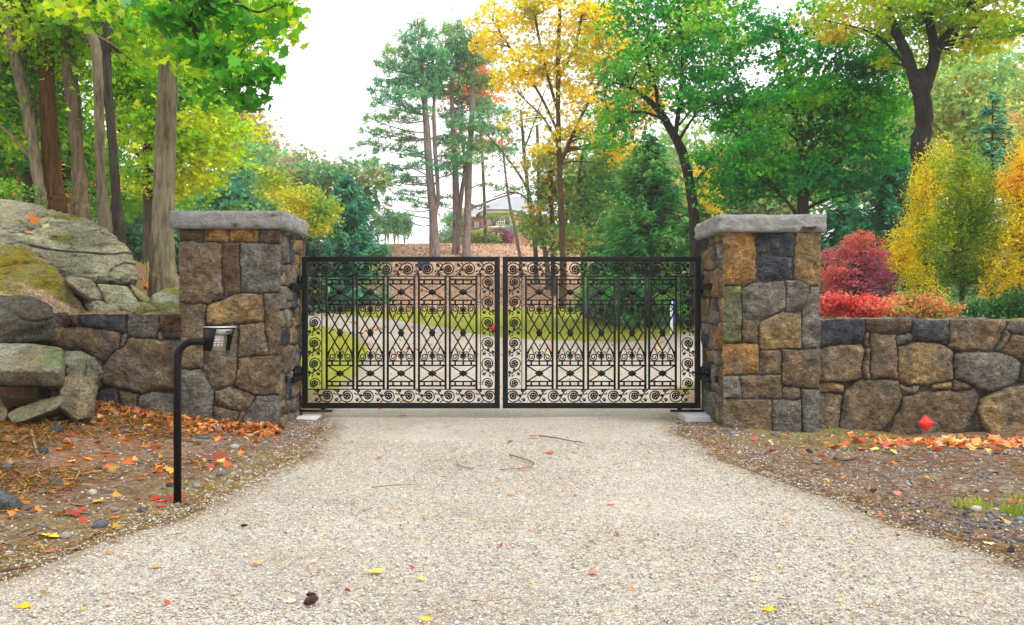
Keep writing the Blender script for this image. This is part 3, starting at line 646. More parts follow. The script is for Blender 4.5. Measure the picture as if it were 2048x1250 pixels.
# ---------- keypad post ----------
kb = W(355, 1003, 6.5); kx = kb[0]; kz = Tz(kx, 6.5); Yk = 6.5
korg = (kx, Yk, kz); kt = thing('keypad_post', 'black gooseneck entry keypad post standing beside the drive in front of the stone pillar', 'keypad post', korg)
mb = MB(); ztop = W(0, 683, Yk)[2]; xr = W(418, 0, Yk)[0]; R = .115
pp = [(kx, Yk, kz - .1), (kx, Yk, ztop - R)]
pp += [(kx + R - R * math.cos(a), Yk, ztop - R + R * math.sin(a)) for a in np.linspace(0.12, math.pi / 2, 10)] + [(xr, Yk, ztop)]
tube(mb, pp, .0265, 14); mb.build('pole', M['iron'], kt, korg, True)
mb = MB(); tube(mb, [(kx, Yk, kz - .02), (kx, Yk, kz + .012)], [.034, .03], 14); mb.build('base_collar', M['iron'], kt, korg)
# housing: local frame: d = facing direction, s = sideways
th = math.radians(48); d = np.array([math.sin(th), -math.cos(th), 0]); s = np.array([math.cos(th), math.sin(th), 0]); up = np.array([0, 0, 1.])
c0 = np.array([W(406, 0, Yk)[0], Yk, 0.]); zt = W(0, 655.5, Yk)[2]; zb = W(0, 702, Yk)[2]
w = .150; dep = .17; depb = .1
def hp(a, b, z): return c0 + d * a + s * b + up * z
mb = MB(); tk = .006
def plate(mb, poly_ab, off, tk):   # side plate polygons (a,z) extruded along s
    n = len(poly_ab); v = [hp(a, off, z) for a, z in poly_ab] + [hp(a, off + tk, z) for a, z in poly_ab]
    mb.add(v, [list(range(n))[::-1], [k + n for k in range(n)]] + [[k, (k + 1) % n, (k + 1) % n + n, k + n] for k in range(n)])
side = [(0, zb), (depb, zb), (dep, zt), (0, zt)]
plate(mb, side, 0, tk); plate(mb, side, w - tk, tk)
box_v = [hp(0, tk, zb), hp(.006, tk, zb), hp(.006, w - tk, zb), hp(0, w - tk, zb)]
mb.add(box_v + [v + up * (zt - zb) for v in box_v], BOXF_ := [[0, 1, 2, 3], [4, 7, 6, 5], [0, 4, 5, 1], [1, 5, 6, 2], [2, 6, 7, 3], [3, 7, 4, 0]])
mb.build('housing', M['iron'], kt, korg)
mb = MB(); v = [hp(-.004, -.004, zt + .001), hp(dep + .008, -.004, zt + .001), hp(dep + .008, w + .004, zt + .001), hp(-.004, w + .004, zt + .001)]
mb.add(v + [q + up * .007 for q in v], BOXF_); mb.build('top_cover', M['lightsteel'], kt, korg)
def slab(mb, a0, z0, a1, z1, b0, b1, t=.004):
    v = [hp(a0, b0, z0), hp(a1, b0, z1), hp(a1, b1, z1), hp(a0, b1, z0)]; n_ = np.cross(v[1] - v[0], v[3] - v[0]); n_ /= np.linalg.norm(n_)
    mb.add(v + [q + n_ * t for q in v], BOXF_)
H_ = zt - zb
mb = MB(); slab(mb, dep - .016, zt - .008, dep - .045, zt - H_ * .27, tk, w - tk); mb.build('display_strip', M['lightsteel'], kt, korg)
mb = MB(); slab(mb, dep - .055, zt - H_ * .3, depb - .012, zb + .004, tk, w - .028); mb.build('keypad_plate', M['steel'], kt, korg)
nrm = np.cross(hp(depb - .012, 0, zb + .004) - hp(dep - .055, 0, zt - H_ * .3), s); nrm /= np.linalg.norm(nrm); 
if nrm @ d < 0: nrm = -nrm
for r in range(4):
    for c in range(3):
        f = .14 + r * .17; a_ = (dep - .055) * (1 - f) + (depb - .012) * f; z_ = (zt - H_ * .3) * (1 - f) + (zb + .004) * f
        mb = MB(); q = hp(a_, .028 + c * .028, z_) + nrm * .006
        obox(mb, q, s * .008, nrm * .003, np.cross(nrm, s) * .0055); mb.build('key', M['lightsteel'], kt, korg)
mb = MB(); q = hp(dep - .03, w * .72, zt - H_ * .15) + d * .004; obox(mb, q, s * .016, d * .003, up * .007); mb.build('card_slot', M['iron'], kt, korg)
# red reflectors
def diamond(label, c, r, tilt):
    mb = MB(); t = .006
    a = np.array([1, 0, 0]); u = np.array([0, math.sin(tilt), math.cos(tilt)]); n = np.array([0, -math.cos(tilt), math.sin(tilt)])
    ring = [c + r * (a * x + u * z) for x, z in ((0, -1), (.12, -.92), (.92, -.1), (1, 0), (.92, .1), (.12, .92), (0, 1), (-.12, .92), (-.92, .1), (-1, 0), (-.92, -.1), (-.12, -.92))]
    k = len(ring); mb.add([q - n * t for q in ring] + [q + n * t for q in ring] + [c + n * (t + .002)], [list(range(k))[::-1]] + [[i, (i + 1) % k, (i + 1) % k + k, i + k] for i in range(k)] + [[i + k, (i + 1) % k + k, 2 * k] for i in range(k)])
    o = mb.build('reflector', M['red'], None, tuple(c)); tag(o, label, 'reflector')
c = W(1852, 846, 10.42); c[2] = max(c[2], Tz(c[0], 10.42) + .075); diamond('red diamond reflector leaning against the low fieldstone wall', c, .09, .18)
# ---------- boulders ----------
def boulder(name, label, pts, seed, cols, res=6, p=16, amp=.05, cat='boulder', fine=.012, aniso=(1, 1, 1), group=None, under=None):
    pts = np.array([W(*q) if len(q) == 3 else np.array(q[:3]) for q in pts])
    bm = bmesh.new()
    for q in pts: bm.verts.new(q)
    bmesh.ops.convex_hull(bm, input=bm.verts)
    c = pts.mean(0); nrm = []; dd = []
    for f in bm.faces:
        n = np.array(f.normal); d_ = n @ (np.array(f.verts[0].co) - c)
        if d_ < 0: n = -n; d_ = -d_
        if f.calc_area() > 1e-6 and d_ > 1e-4: nrm.append(n); dd.append(d_)
    bm.free(); nrm = np.array(nrm); dd = np.array(dd)
    bm = bmesh.new(); bmesh.ops.create_icosphere(bm, subdivisions=res, radius=1)
    bm.verts.ensure_lookup_table(); V = np.array([v.co[:] for v in bm.verts]); Fc = np.array([[v.index for v in f.verts] for f in bm.faces]); bm.free()
    ext = pts.max(0) - pts.min(0); V = V * (ext / ext.max()) ; V /= np.linalg.norm(V, axis=1)[:, None]
    k = np.maximum(V @ nrm.T, 0) / dd[None]
    r = 1 / ((k ** p).sum(1) ** (1 / p))
    P = c + V * r[:, None]
    q = P * np.array(aniso)
    n1 = fbm(q * 1.6, 4, seed) - .8 * np.abs(vnoise(q * 2.6, seed + 33)) * (1 if res > 5 else 0); n2 = fbm(q * 6, 6, seed + 4, .68); cr = np.abs(vnoise(q * np.array([1.1, 1.1, 2.2]), seed + 9))
    crack = -(1 - sm(0, .05, cr)) * amp * .9
    P = P + V * (amp * n1 + fine * n2 + crack)[:, None]
    a, b, mo, mthr = cols; a, b, mo = lin(a), lin(b), lin(mo)
    t = sm(-.4, .4, fbm(P * 2.2, 4, seed + 12))[:, None]; C = a * (1 - t) + b * t
    mz = sm(mthr, mthr + .35, fbm(P * 1.9, 4, seed + 14) + .35 * V[:, 2])[:, None]; C = C * (1 - mz) + mo * mz
    C = C * (1 - .45 * (1 - sm(0, .05, cr)))[:, None]
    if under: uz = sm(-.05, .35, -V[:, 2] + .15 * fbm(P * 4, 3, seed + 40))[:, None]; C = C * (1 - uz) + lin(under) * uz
    mb = MB(); mb.add(P, Fc, C); o = mb.build(name, M['rock'], None, tuple(c), True); tag(o, label, cat, group); return o
LI = ('#ccc4a2', '#a09c80', '#8c9038', .42)
boulder('boulder', 'largest rounded grey boulder with lichen, below the tree trunks', [(0,470,11.2),(100,524,11.3),(200,566,11.4),(280,570,11.8),(297,548,12.0),(287,520,12.3),(245,468,12.8),(200,438,13.1),(130,416,13.7),(60,396,14.3),(0,392,14.6),(-250,396,15),(-300,520,11.3),(250,600,14),(0,620,15.5),(-300,620,15.5),(-200,600,11.8)], 3, LI, 7, 18, .07, fine=.045)
boulder('boulder', 'sloping mossy slab leaning under the big lichened boulder', [(-200,470,11.3),(0,474,11.3),(70,492,11.2),(130,540,11.1),(172,592,11.0),(196,640,10.95),(190,690,10.95),(100,680,10.4),(0,600,10.3),(-200,590,10.3),(0,700,11),(-200,700,11),(120,690,11.3)], 5, ('#d4b490', '#b49c74', '#94861c', .1), 7, 16, .04, fine=.02, aniso=(.5, 1, 1))
boulder('boulder', 'smooth dark brown-grey boulder sitting above the layered slab', [(-150,590,9.9),(0,578,9.9),(55,582,9.9),(100,605,9.9),(124,645,9.95),(112,684,10.0),(60,694,9.8),(-20,690,9.5),(-150,690,9.5),(0,640,9.5),(90,640,9.65),(0,640,10.6),(100,650,10.5),(-150,640,10.6)], 8, ('#7f786c', '#6b6254', '#5f6b45', .75), 6, 14, .03, fine=.02)
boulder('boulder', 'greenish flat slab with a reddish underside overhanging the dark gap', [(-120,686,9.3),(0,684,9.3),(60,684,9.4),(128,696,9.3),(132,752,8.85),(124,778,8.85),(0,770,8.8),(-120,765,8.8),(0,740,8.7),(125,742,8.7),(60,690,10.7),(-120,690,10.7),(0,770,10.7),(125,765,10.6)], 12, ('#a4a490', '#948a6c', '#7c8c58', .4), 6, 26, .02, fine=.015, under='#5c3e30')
boulder('boulder', 'lumpy grey rock at the end of the greenish slab, against the low wall', [(125,700,9.7),(165,698,9.7),(192,712,9.8),(204,742,9.9),(188,766,9.7),(135,772,9.2),(125,720,9.2),(160,712,9.3),(200,760,10.3),(130,770,10.2),(135,710,10.3)], 15, ('#a09c84', '#84806a', '#6f7a48', .6), 6, 18, .04, fine=.03)
boulder('boulder', 'squarish rock with a brown face supporting the slab by the low wall', [(130,752,9.3),(186,754,9.3),(192,790,9.2),(186,838,9.1),(150,840,8.9),(112,812,8.9),(118,780,9.0),(190,830,9.8),(120,835,9.8),(130,760,9.9),(186,760,9.9)], 18, ('#a59478', '#7c6448', '#8c7434', .6), 6, 26, .02, fine=.03)
boulder('boulder', 'thin pale slab half buried in pine needles under the dark gap', [(10,826,8.8),(45,808,8.9),(120,788,9.0),(132,798,8.9),(110,818,8.7),(50,842,8.6),(20,846,8.6),(60,850,9.2),(120,830,9.3)], 21, ('#8b8467', '#8f7c52', '#8c7434', .6), 5, 12, .02, fine=.012)
boulder('boulder', 'small brown rock at the picture edge under the greenish slab', [(-60,790,8.9),(0,786,8.9),(18,812,8.8),(16,840,8.7),(-20,850,8.7),(-60,850,8.8),(0,850,9.4),(-60,800,9.5)], 24, ('#8a6c50', '#7a6850', '#8c7434', .7), 5, 10, .02)
boulder('boulder', 'pointed wedge of rock with a dark underside, wedged below the biggest boulder', [(130,554,11.0),(168,552,11.0),(188,560,10.9),(206,596,10.75),(190,604,10.75),(152,578,10.75),(135,562,10.8),(180,600,11.3),(140,590,11.5)], 27, ('#b5ad98', '#a3967c', '#8c7434', .8), 5, 18, .012)
LS = ('#c9c9ac', '#b3b18c', '#9c9a4a', .62)
boulder('boulder', 'pale flat slab lying below the big boulder, behind the low wall', [(192,566,11.4),(256,570,11.6),(284,612,11.3),(268,626,11.2),(215,612,11.2),(200,580,11.3),(200,640,11.9),(280,640,11.9)], 30, LS, 5, 18, .012)
boulder('boulder', 'narrow pale slab beside the tree roots', [(262,568,11.9),(296,592,11.8),(312,606,11.7),(290,606,11.6),(272,592,11.6),(264,576,11.7),(290,630,12.2),(270,630,12.2)], 33, LS, 5, 18, .01)
boulder('boulder', 'pale low slab just above the low wall top', [(165,596,11.2),(200,600,11.2),(240,616,11.15),(246,634,11.1),(180,632,11.1),(165,612,11.1),(200,650,11.6),(240,650,11.6)], 36, LS, 5, 18, .012)
boulder('boulder', 'pale chunky rock on the slope beside the pillar', [(300,590,12),(330,574,12.2),(370,570,12.3),(400,600,12),(380,625,11.7),(310,615,11.6),(340,600,11.6),(400,640,12.6),(300,640,12.6)], 39, LS, 6, 14, .04, fine=.02)
boulder('boulder', 'mossy ledge between the pale slabs and the pillar', [(250,606,11.4),(310,600,11.6),(380,610,11.6),(390,640,11.3),(250,640,11.2),(300,612,11.25),(300,650,11.9),(380,650,11.9)], 42, ('#b0a868', '#a59a4c', '#8f8f2c', .2), 6, 14, .03, fine=.02)
boulder('stone', 'grey angular stone at the picture edge on the bare soil', [(-30,975,6.3),(0,974,6.3),(28,986,6.3),(49,1006,6.25),(44,1018,6.2),(10,1026,6.15),(-30,1026,6.15),(0,1000,6.1),(20,1000,6.5),(-30,1000,6.6)], 45, ('#77787c', '#686a70', '#777', 2) if False else ('#77787c', '#686a70', '#777777', 2), 5, 12, .01, cat='stone')
boulder('boulder', 'dark grey boulder beside the spruces on the lawn beyond the gate', [(1166,640,29.6),(1172,590,29.8),(1190,566,30),(1215,560,30.2),(1250,580,30.2),(1262,642,29.8),(1200,640,29.3),(1230,600,29.5),(1200,630,31),(1250,630,31)], 48, ('#7a7c82', '#65676c', '#6b7058', .8), 5, 10, .08)
# ---------- leaves ----------
def tpl_maple():
    a = [(0, 0), (.18, .02), (.42, -.06), (.34, .14), (.52, .34), (.30, .36), (.22, .62), (.12, .58), (0, .95), (-.12, .58), (-.22, .62), (-.30, .36), (-.52, .34), (-.34, .14), (-.42, -.06), (-.18, .02)]
    return np.array([(x, y - .4, .12 * abs(x) + .15 * (y - .4) ** 2) for x, y in a])
TP = {'maple': tpl_maple(),
      'star': np.array([(0, -.5, 0), (.2, -.12, .03), (.5, 0, .1), (.2, .15, .03), (0, .55, 0), (-.2, .15, .03), (-.5, 0, .1), (-.2, -.12, .03)]),
      'oval': np.array([(0, -.5, 0), (.24, -.1, .08), (.2, .2, .06), (0, .5, -.04), (-.2, .2, .06), (-.24, -.1, .08)]),
      'slim': np.array([(0, -.5, 0), (.13, 0, .04), (0, .5, -.04), (-.13, 0, .04)]),
      'needle': np.array([(-.03, -.5, 0), (.03, -.5, 0), (0, .5, 0)]),
      'spray': np.array([(0, -.5, 0), (.16, -.1, -.03), (.06, .1, 0), (.10, .32, -.05), (0, .5, -.08), (-.10, .32, -.05), (-.06, .1, 0), (-.16, -.1, -.03)])}
def leaves(mb, C, nrm, size, col, tpl, axis=None):
    n = len(C); t = TP[tpl]; K = len(t)
    nrm = nrm / (np.linalg.norm(nrm, axis=1)[:, None] + 1e-9)
    ref = rng.normal(size=(n, 3)) if axis is None else axis
    A = np.cross(nrm, ref); A /= np.linalg.norm(A, axis=1)[:, None] + 1e-9
    B = np.cross(A, nrm)
    s = np.broadcast_to(size, (n,))[:, None, None]
    v = C[:, None] + s * (t[None, :, 0:1] * A[:, None] + t[None, :, 1:2] * B[:, None] + t[None, :, 2:3] * nrm[:, None])
    mb.add(v.reshape(-1, 3), np.arange(n * K).reshape(n, K), np.repeat(np.clip(col, .002, 1), K, 0))
PW = .93
def leafcols(P, pal, seed, scale=.8, jit=.18, mixn=.35, pw=None, hg=0):
    """natural leaf colours: clumps of the palette's hues plus leaf to leaf variation"""
    cs = np.array([lin(c) for c in pal]); k = len(cs)
    hz_ = (P[:, 2] - np.percentile(P[:, 2], 50)) / (np.ptp(P[:, 2]) + 1e-6) * 2
    t = (fbm(P * scale, 3, seed) * .62 + .5 + hg * hz_ + rng.normal(size=len(P)) * mixn * .5) * (k - 1); t = np.clip(t, 0, k - 1.001)
    i = t.astype(int); f = (t - i)[:, None]
    return (cs[i] * (1 - f) + cs[i + 1] * f) ** (pw or PW) * np.exp(rng.normal(size=(len(P), 1)) * jit)
def sample_blobs(blobs, Y, n, shell=.45):
    w = np.array([b[2] * b[3] * (b[5] if len(b) > 5 else 1) for b in blobs], float); w /= w.sum()
    idx = rng.choice(len(blobs), n, p=w); out = []
    d_ = rng.normal(size=(n, 3)); d_ /= np.linalg.norm(d_, axis=1)[:, None]; r = rng.random(n) ** shell
    for k in range(n):
        b = blobs[idx[k]]; dep = b[4] if len(b) > 4 else None; yo = b[6] if len(b) > 6 else 0
        Yk = Y + yo; c = W(b[0], b[1], Yk); sx = b[2] * Yk / F; sz = b[3] * Yk / F; sy = dep if dep else (sx + sz) / 2
        out.append(c + d_[k] * r[k] * np.array([sx, sy, sz]))
    return np.array(out)
def trunk_path(pts, Y, ybase=None):
    P = []; R = []
    for q in pts:
        yo = q[3] if len(q) > 3 else 0
        P.append(W(q[0], q[1], Y + yo)); R.append(q[2] * (Y + yo) / F / 2)
    P = np.array(P); R = np.array(R)
    g = Tz(P[0][0], P[0][1]) - .15
    if P[0][2] > g:
        base = P[0].copy(); base[2] = g; base[0] += (P[0][0] - P[1][0]) * .15; P = np.vstack([base, P]); R = np.concatenate([[R[0] * 1.12], R])
    return P, R
def limb(mb, a, b, r0, r1, n=8, sag=.12, sides=5, c=(.1, .1, .1), seed=0):
    L = np.linalg.norm(b - a); m1 = a * .6 + b * .4 + np.array([0, 0, sag * L]) + rng.normal(size=3) * L * .05
    P = cat_rom([a, m1, b], n); tube(mb, P, np.linspace(r0, r1, n), sides, c, cap=False)
    return P
def tree(name, label, Y, trunk, blobs, pal, ncl=60, per=60, cr=.45, flat=.6, size=.1, tpl='star', bark='#6b6052', cat='tree', seed=1, limbs=7, sides=12, up=.7, group=None, mat='leaf', bmat='bark', extra_trunks=(), droop=0., shell=.45, twig=.35, mixn=.35, minr=.008, cscale=.8, jit=.18, rough=.12, pw=None, hg=0, lmin=.12):
    P, R = trunk_path(trunk, Y); org = tuple(P[0]); t = thing(name, label, cat, (P[0][0], P[0][1], Tz(P[0][0], P[0][1]))); org = tuple(t.location)
    if group: t['group'] = group
    bc = lin(bark); tm = MB(); allp = []
    for k, tp in enumerate([trunk] + list(extra_trunks)):
        if k: 
            P2 = np.array([W(q[0], q[1], Y + (q[3] if len(q) > 3 else 0)) for q in tp]); R2 = np.array([q[2] * Y / F / 2 for q in tp])
        else: P2, R2 = P, R
        n = max(14, min(110, int(len(P2) * 14))); Pc = cat_rom(P2, n); tt = np.linspace(0, len(P2) - 1, n); Rc = np.interp(tt, np.arange(len(R2)), R2)
        tube(tm, Pc, Rc, sides if k == 0 else max(6, sides - 4), bc, cap=True, rough=rough, seed=seed + k); allp.append((Pc, Rc))
    cp = MB()
    if blobs and ncl:
        C = sample_blobs(blobs, Y, ncl, shell)
        AP = np.vstack([a for a, _ in allp]); AR = np.concatenate([r for _, r in allp])
        hub = C[rng.choice(len(C), min(limbs, len(C)), replace=False)] if limbs else np.zeros((0, 3)); nodes = [AP]; nr = [AR]
        for h in hub:
            hd = np.linalg.norm(AP[:, :2] - h[:2], axis=1); cost = np.abs(AP[:, 2] - (h[2] - .7 * hd)) + .3 * hd; i = int(np.argmin(cost + (AP[:, 2] < AP[0, 2] + lmin * np.ptp(AP[:, 2])) * 9))
            r0 = max(min(AR[i] * .45, .045), minr * 1.5); Lp = limb(tm, AP[i], h, r0, max(minr, r0 * .25), 9, .1, 6, bc); nodes.append(Lp[3:]); nr.append(np.linspace(r0 * .75, max(minr, r0 * .25), 9)[3:])
        ND = np.vstack(nodes); NR = np.concatenate(nr)
        for k, c in enumerate(C):
            if rng.random() > twig: continue
            dz = c[2] - ND[:, 2]; dist = np.linalg.norm(ND - c, axis=1) + np.maximum(-dz, 0) * 1.0 + (ND[:, 2] < AP[0, 2] + lmin * np.ptp(AP[:, 2])) * 9; i = int(np.argmin(dist)); 
            if dist[i] < .1: continue
            r0 = min(NR[i] * .7, .02 + .01 * dist[i]); limb(tm, ND[i], c, max(r0, minr), minr * .7, 6, .06, 4, bc)
        n = ncl * per; ci = np.repeat(np.arange(ncl), per)
        rs = (cr * np.exp(rng.normal(size=ncl) * .25))[ci]
        off = np.clip(rng.normal(size=(n, 3)), -1.75, 1.75) * np.array([1, 1, flat]) * .55 * rs[:, None]
        if droop: off[:, 2] -= droop * (off[:, 0] ** 2 + off[:, 1] ** 2) / cr
        L = C[ci] + off
        nn = rng.normal(size=(n, 3)) * .75 + np.array([0, 0, up])
        leaves(cp, L, nn, size * np.exp(rng.normal(size=n) * .25), leafcols(L, pal, seed, cscale, jit, mixn, pw, hg), tpl)
    tm.build('trunk', M[bmat], t, org, True)
    if cp.n: cp.build('crown', M[mat], t, org)
    return t
def conifer(name, label, px, Y, ytop, rpx, pal, seed=1, n=5000, size=.22, power=.8, cat='spruce tree', bark='#5a4a3c', base_frac=.04, group=None, droop=.28, tpl='spray', irregular=.25, pybase=None):
    b = W(px, 0, Y); g = Tz(b[0], Y) if pybase is None else W(px, pybase, Y)[2]; top = W(px, ytop, Y)[2]; Hh = top - g; R = rpx * Y / F
    org = (b[0], Y, g); t = thing(name, label, cat, org, group); tm = MB(); bc = lin(bark)
    tube(tm, [(b[0], Y, g - .1), (b[0], Y, g + Hh * .5), (b[0], Y, top - .05)], [max(.04, R * .07), R * .045, .01], 8, bc); 
    n = int(n * 1.5); size *= .8; nb = int(max(60, n / 60)); f = rng.random(nb) ** .75; az = rng.random(nb) * 6.2832
    prof = (1 - f) ** power * (1 - .25 * (1 - sm(0, .12, f))); L = R * prof * (1 + irregular * rng.normal(size=nb)) + .06
    z0 = g + Hh * (base_frac + (1 - base_frac) * f)
    per = np.maximum(6, (n * L / L.sum()).astype(int)); Pp = []; Ax = []; 
    for k in range(nb):
        m = per[k]; s = rng.random(m) ** .6; d_ = np.array([math.cos(az[k]), math.sin(az[k]), 0]); sd = np.array([-d_[1], d_[0], 0])
        lat = rng.normal(size=m) * .16 * L[k] * (1.1 - s)
        P = np.array([b[0], Y, z0[k]]) + d_ * (s * L[k])[:, None] + sd * lat[:, None]
        P[:, 2] += -droop * L[k] * s ** 1.3 * .8 + .25 * L[k] * s ** 3 - np.abs(rng.normal(size=m)) * .14 * L[k]
        a = d_[None] * 1.0 + sd[None] * np.sign(lat)[:, None] * .7 + rng.normal(size=(m, 3)) * .3; a[:, 2] -= .35
        Pp.append(P); Ax.append(a)
        e = np.array([b[0], Y, z0[k]]) + d_ * L[k] * .9; e[2] -= droop * L[k] * .6
        tube(tm, cat_rom([(b[0], Y, z0[k]), (np.array([b[0], Y, z0[k]]) + e) / 2 + [0, 0, .05 * L[k]], e], 5), np.linspace(.018 + .01 * L[k], .004, 5), 4, bc, cap=False)
    P = np.vstack(Pp); A = np.vstack(Ax); nn = rng.normal(size=P.shape) * .5 + np.array([0, 0, 1.]); nn = nn - A * ((nn * A).sum(1) / (A * A).sum(1))[:, None]
    cp = MB(); leaves(cp, P, nn, size * np.exp(rng.normal(size=len(P)) * .25), leafcols(P, pal, seed, 1.2, .2, .35, .78), tpl, A)
    tm.build('trunk', M['bark'], t, org, True); cp.build('crown', M['needle'], t, org); return t
# ---------- left wood ----------
GL = ['#346810', '#58980c', '#80bc0c', '#a8d00c', '#d0dc1c']
GY = ['#6fa81c', '#94bc20', '#b4c426', '#d0c82c', '#e0b82c']
GD = ['#1f5a1c', '#2f7424', '#418c26', '#5ca02c', '#86b42c']
tree('maple_tree', 'thick pale ridged trunk nearest the stone pillar, with leafy boughs against the sky', 13.5,
     [(328,568,60),(326,540,52),(325,470,44),(328,380,42),(332,260,42),(336,140,37),(338,60,35),(340,-60,34),(344,-240,28)],
     [(440,35,120,62,1.2,1.2,-2.5),(520,25,50,42,.8,1,-4.),(345,40,120,70,1.2,1,-2),(330,-160,260,150,2.5,1,-1),(450,110,75,50,.8,1,-4.2),(250,40,110,55,1.2,.8,-1.5)],
     GL, 125, 46, .36, .4, .11, 'maple', '#7b715d', seed=11, limbs=9, sides=64, up=.75, twig=.7, rough=.05, lmin=.82)
# leafy sprays that hang from the same maple toward the viewer
tree('maple_tree', 'overhanging maple bough with large dark leaves against the white sky', 8.6,
     [(-260,900,60),(-250,300,50),(-230,-200,44),(-100,-420,34),(60,-430,26)],
     [(470,160,50,14,.3,1),(530,140,42,10,.25,1),(505,205,30,8,.2,.6),(548,20,20,8,.2,.4),(550,108,22,8,.2,.5),(480,50,40,12,.3,.7),(415,110,55,16,.4,1),(350,40,70,20,.4,1),(440,190,30,8,.3,.4),(420,15,60,14,.4,1),(500,85,36,10,.3,.7),(560,60,10,6,.2,.15)],
     ['#2c5c14', '#2f7a12', '#4a9a16', '#60a81c'], 120, 7, .15, .5, .105, 'maple', '#3e372b', seed=13, limbs=8, sides=10, up=.25, twig=.9, rough=.1, minr=.003,
     extra_trunks=[[(60,-430,22),(230,-160,16),(360,20,9),(450,110,5),(530,130,3)],[(230,-160,12),(400,-60,8),(500,20,5),(555,10,3)],[(360,20,6),(430,130,4),(470,180,3),(520,215,2)]])
tree('maple_tree', 'grey trunk that bends sharply left near the top, in front of the left wood', 15.2,
     [(210,452,26),(205,400,22),(200,300,19),(196,150,19),(190,90,20),(172,55,21),(157,10,22),(155,-60,24),(170,-240,20)],
     [(150,-60,240,90,1.8,1,1.5),(60,60,110,60,1.5,1,1.5),(250,120,60,60,1.2,.8,1.5),(150,-220,260,120,2,1,1.5)], GL, 110, 70, .5, .4, .105, 'maple', '#736857', seed=17, limbs=6, sides=36, lmin=.62, twig=.4, rough=.1)
tree('maple_tree', 'thin dark trunk just right of the bending grey trunk', 16, [(238,460,24),(234,420,20),(226,300,17),(216,180,18),(211,60,20),(210,-60,20),(205,-220,16)],
     [(240,60,110,90,1.5,1,1.5),(260,190,70,80,1.5,1,1.5),(200,-150,200,120,2,1,1.5)], GL, 95, 70, .5, .4, .105, 'maple', '#3e3932', seed=19, limbs=5, sides=14, lmin=.62, twig=.4)
tree('maple_tree', 'brown trunk with a flared foot between the mossy trunk and the bending one', 17, [(160,420,40),(160,390,30),(155,300,24),(146,200,28),(136,110,26),(134,0,24),(130,-160,20)],
     [(130,100,90,110,1.6,1,1.5),(60,200,80,60,1.6,1,1.5),(120,-100,200,120,2,1,1.5)], GL, 95, 70, .52, .4, .105, 'maple', '#6e5e4b', seed=23, limbs=5, sides=36, lmin=.62, twig=.35)
tree('maple_tree', 'reddish brown mossy trunk, the broadest of the distant left trunks', 17.5, [(112,410,46),(108,380,38),(98,260,33),(94,160,30),(88,60,30),(80,-80,26),(70,-200,20)],
     [(60,40,130,110,1.8,1,1.5),(20,180,80,110,1.6,1,1.5),(40,-120,200,110,2,1,1.5)], GD[1:] + ['#8cbc24'], 120, 70, .55, .4, .105, 'maple', '#66482b', seed=29, limbs=6, sides=36, lmin=.62, twig=.35)
tree('maple_tree', 'pale grey trunk leaning left, leftmost of the left wood', 17.2, [(84,410,22),(78,370,20),(62,260,22),(48,190,22),(36,140,22),(20,60,20),(0,-60,18)],
     [(0,100,120,110,1.6,1,1.5),(-60,-60,160,130,2,1,1.5),(20,260,60,60,1.4,.8,1.5)], GL, 100, 70, .52, .4, .105, 'maple', '#817563', seed=31, limbs=5, sides=36, lmin=.62, twig=.35,
     extra_trunks=[[(72,330,8),(40,290,7),(0,250,6),(-40,220,5)]])
tree('maple_tree', 'bright yellow-green maple showing behind the thick pale trunk', 24, [(300,470,26),(296,300,22),(290,100,18),(290,-40,12)],
     [(400,150,110,70,2,1),(300,230,90,110,2,1),(400,290,70,80,1.6,1.2),(250,60,130,80,2,1),(450,230,50,50,1.4,.8),(330,360,90,40,1.5,.7)], ['#58a814', '#80c414', '#a8d414', '#c8dc18', '#dcdc20'], 210, 110, .62, .45, .135, 'star', '#595044', seed=37, limbs=9, twig=.4)
tree('maple_tree', 'deep green maple filling the shade behind the left trunks', 27, [(60,480,26),(60,300,22),(70,60,18)],
     [(60,250,150,120,2.5,1),(180,330,110,70,2,1),(90,90,220,90,2.5,1),(-60,200,120,200,2.5,1),(240,400,70,60,1.6,.8)], ['#2f7424', '#4a9028', '#6cac2c', '#94bc2c'], 230, 100, .75, .45, .16, 'star', '#4d463c', seed=41, limbs=8, twig=.3)
tree('autumn_tree', 'glowing orange tree low behind the left trunks and the big boulder', 32, [(100,430,20),(100,300,16)],
     [(120,390,110,45,2,1),(20,350,90,60,2,1),(-60,330,80,60,2,1),(170,330,50,40,1.5,.4)], ['#e8a02c', '#f0a83c', '#f4b860', '#e07c34', '#e8c464'], 110, 90, .75, .5, .18, 'star', '#4d463c', seed=43, limbs=5, twig=.3)
tree('shrub', 'leafy green shrub on the boulder top at the picture edge', 15.6, [(20,420,10),(22,400,8)], [(15,385,45,14,.6,1),(-60,380,60,22,.6,1)], GD, 24, 40, .25, .6, .09, 'oval', '#5c5448', 'shrub', seed=44, limbs=3, twig=.3)
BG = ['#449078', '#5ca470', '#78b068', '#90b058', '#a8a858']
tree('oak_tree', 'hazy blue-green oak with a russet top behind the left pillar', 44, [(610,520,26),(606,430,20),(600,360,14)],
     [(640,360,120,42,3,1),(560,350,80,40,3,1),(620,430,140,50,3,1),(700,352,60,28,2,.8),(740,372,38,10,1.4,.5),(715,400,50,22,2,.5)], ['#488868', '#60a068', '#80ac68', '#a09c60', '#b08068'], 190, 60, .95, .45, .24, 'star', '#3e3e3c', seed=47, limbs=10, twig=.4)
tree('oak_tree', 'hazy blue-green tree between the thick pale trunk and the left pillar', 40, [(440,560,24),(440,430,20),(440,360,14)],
     [(430,400,90,60,3,1),(500,350,70,60,3,1),(400,470,100,50,3,1),(520,430,80,60,3,1)], BG, 170, 62, .95, .5, .24, 'star', '#3e3e3c', seed=53, limbs=8, twig=.35)
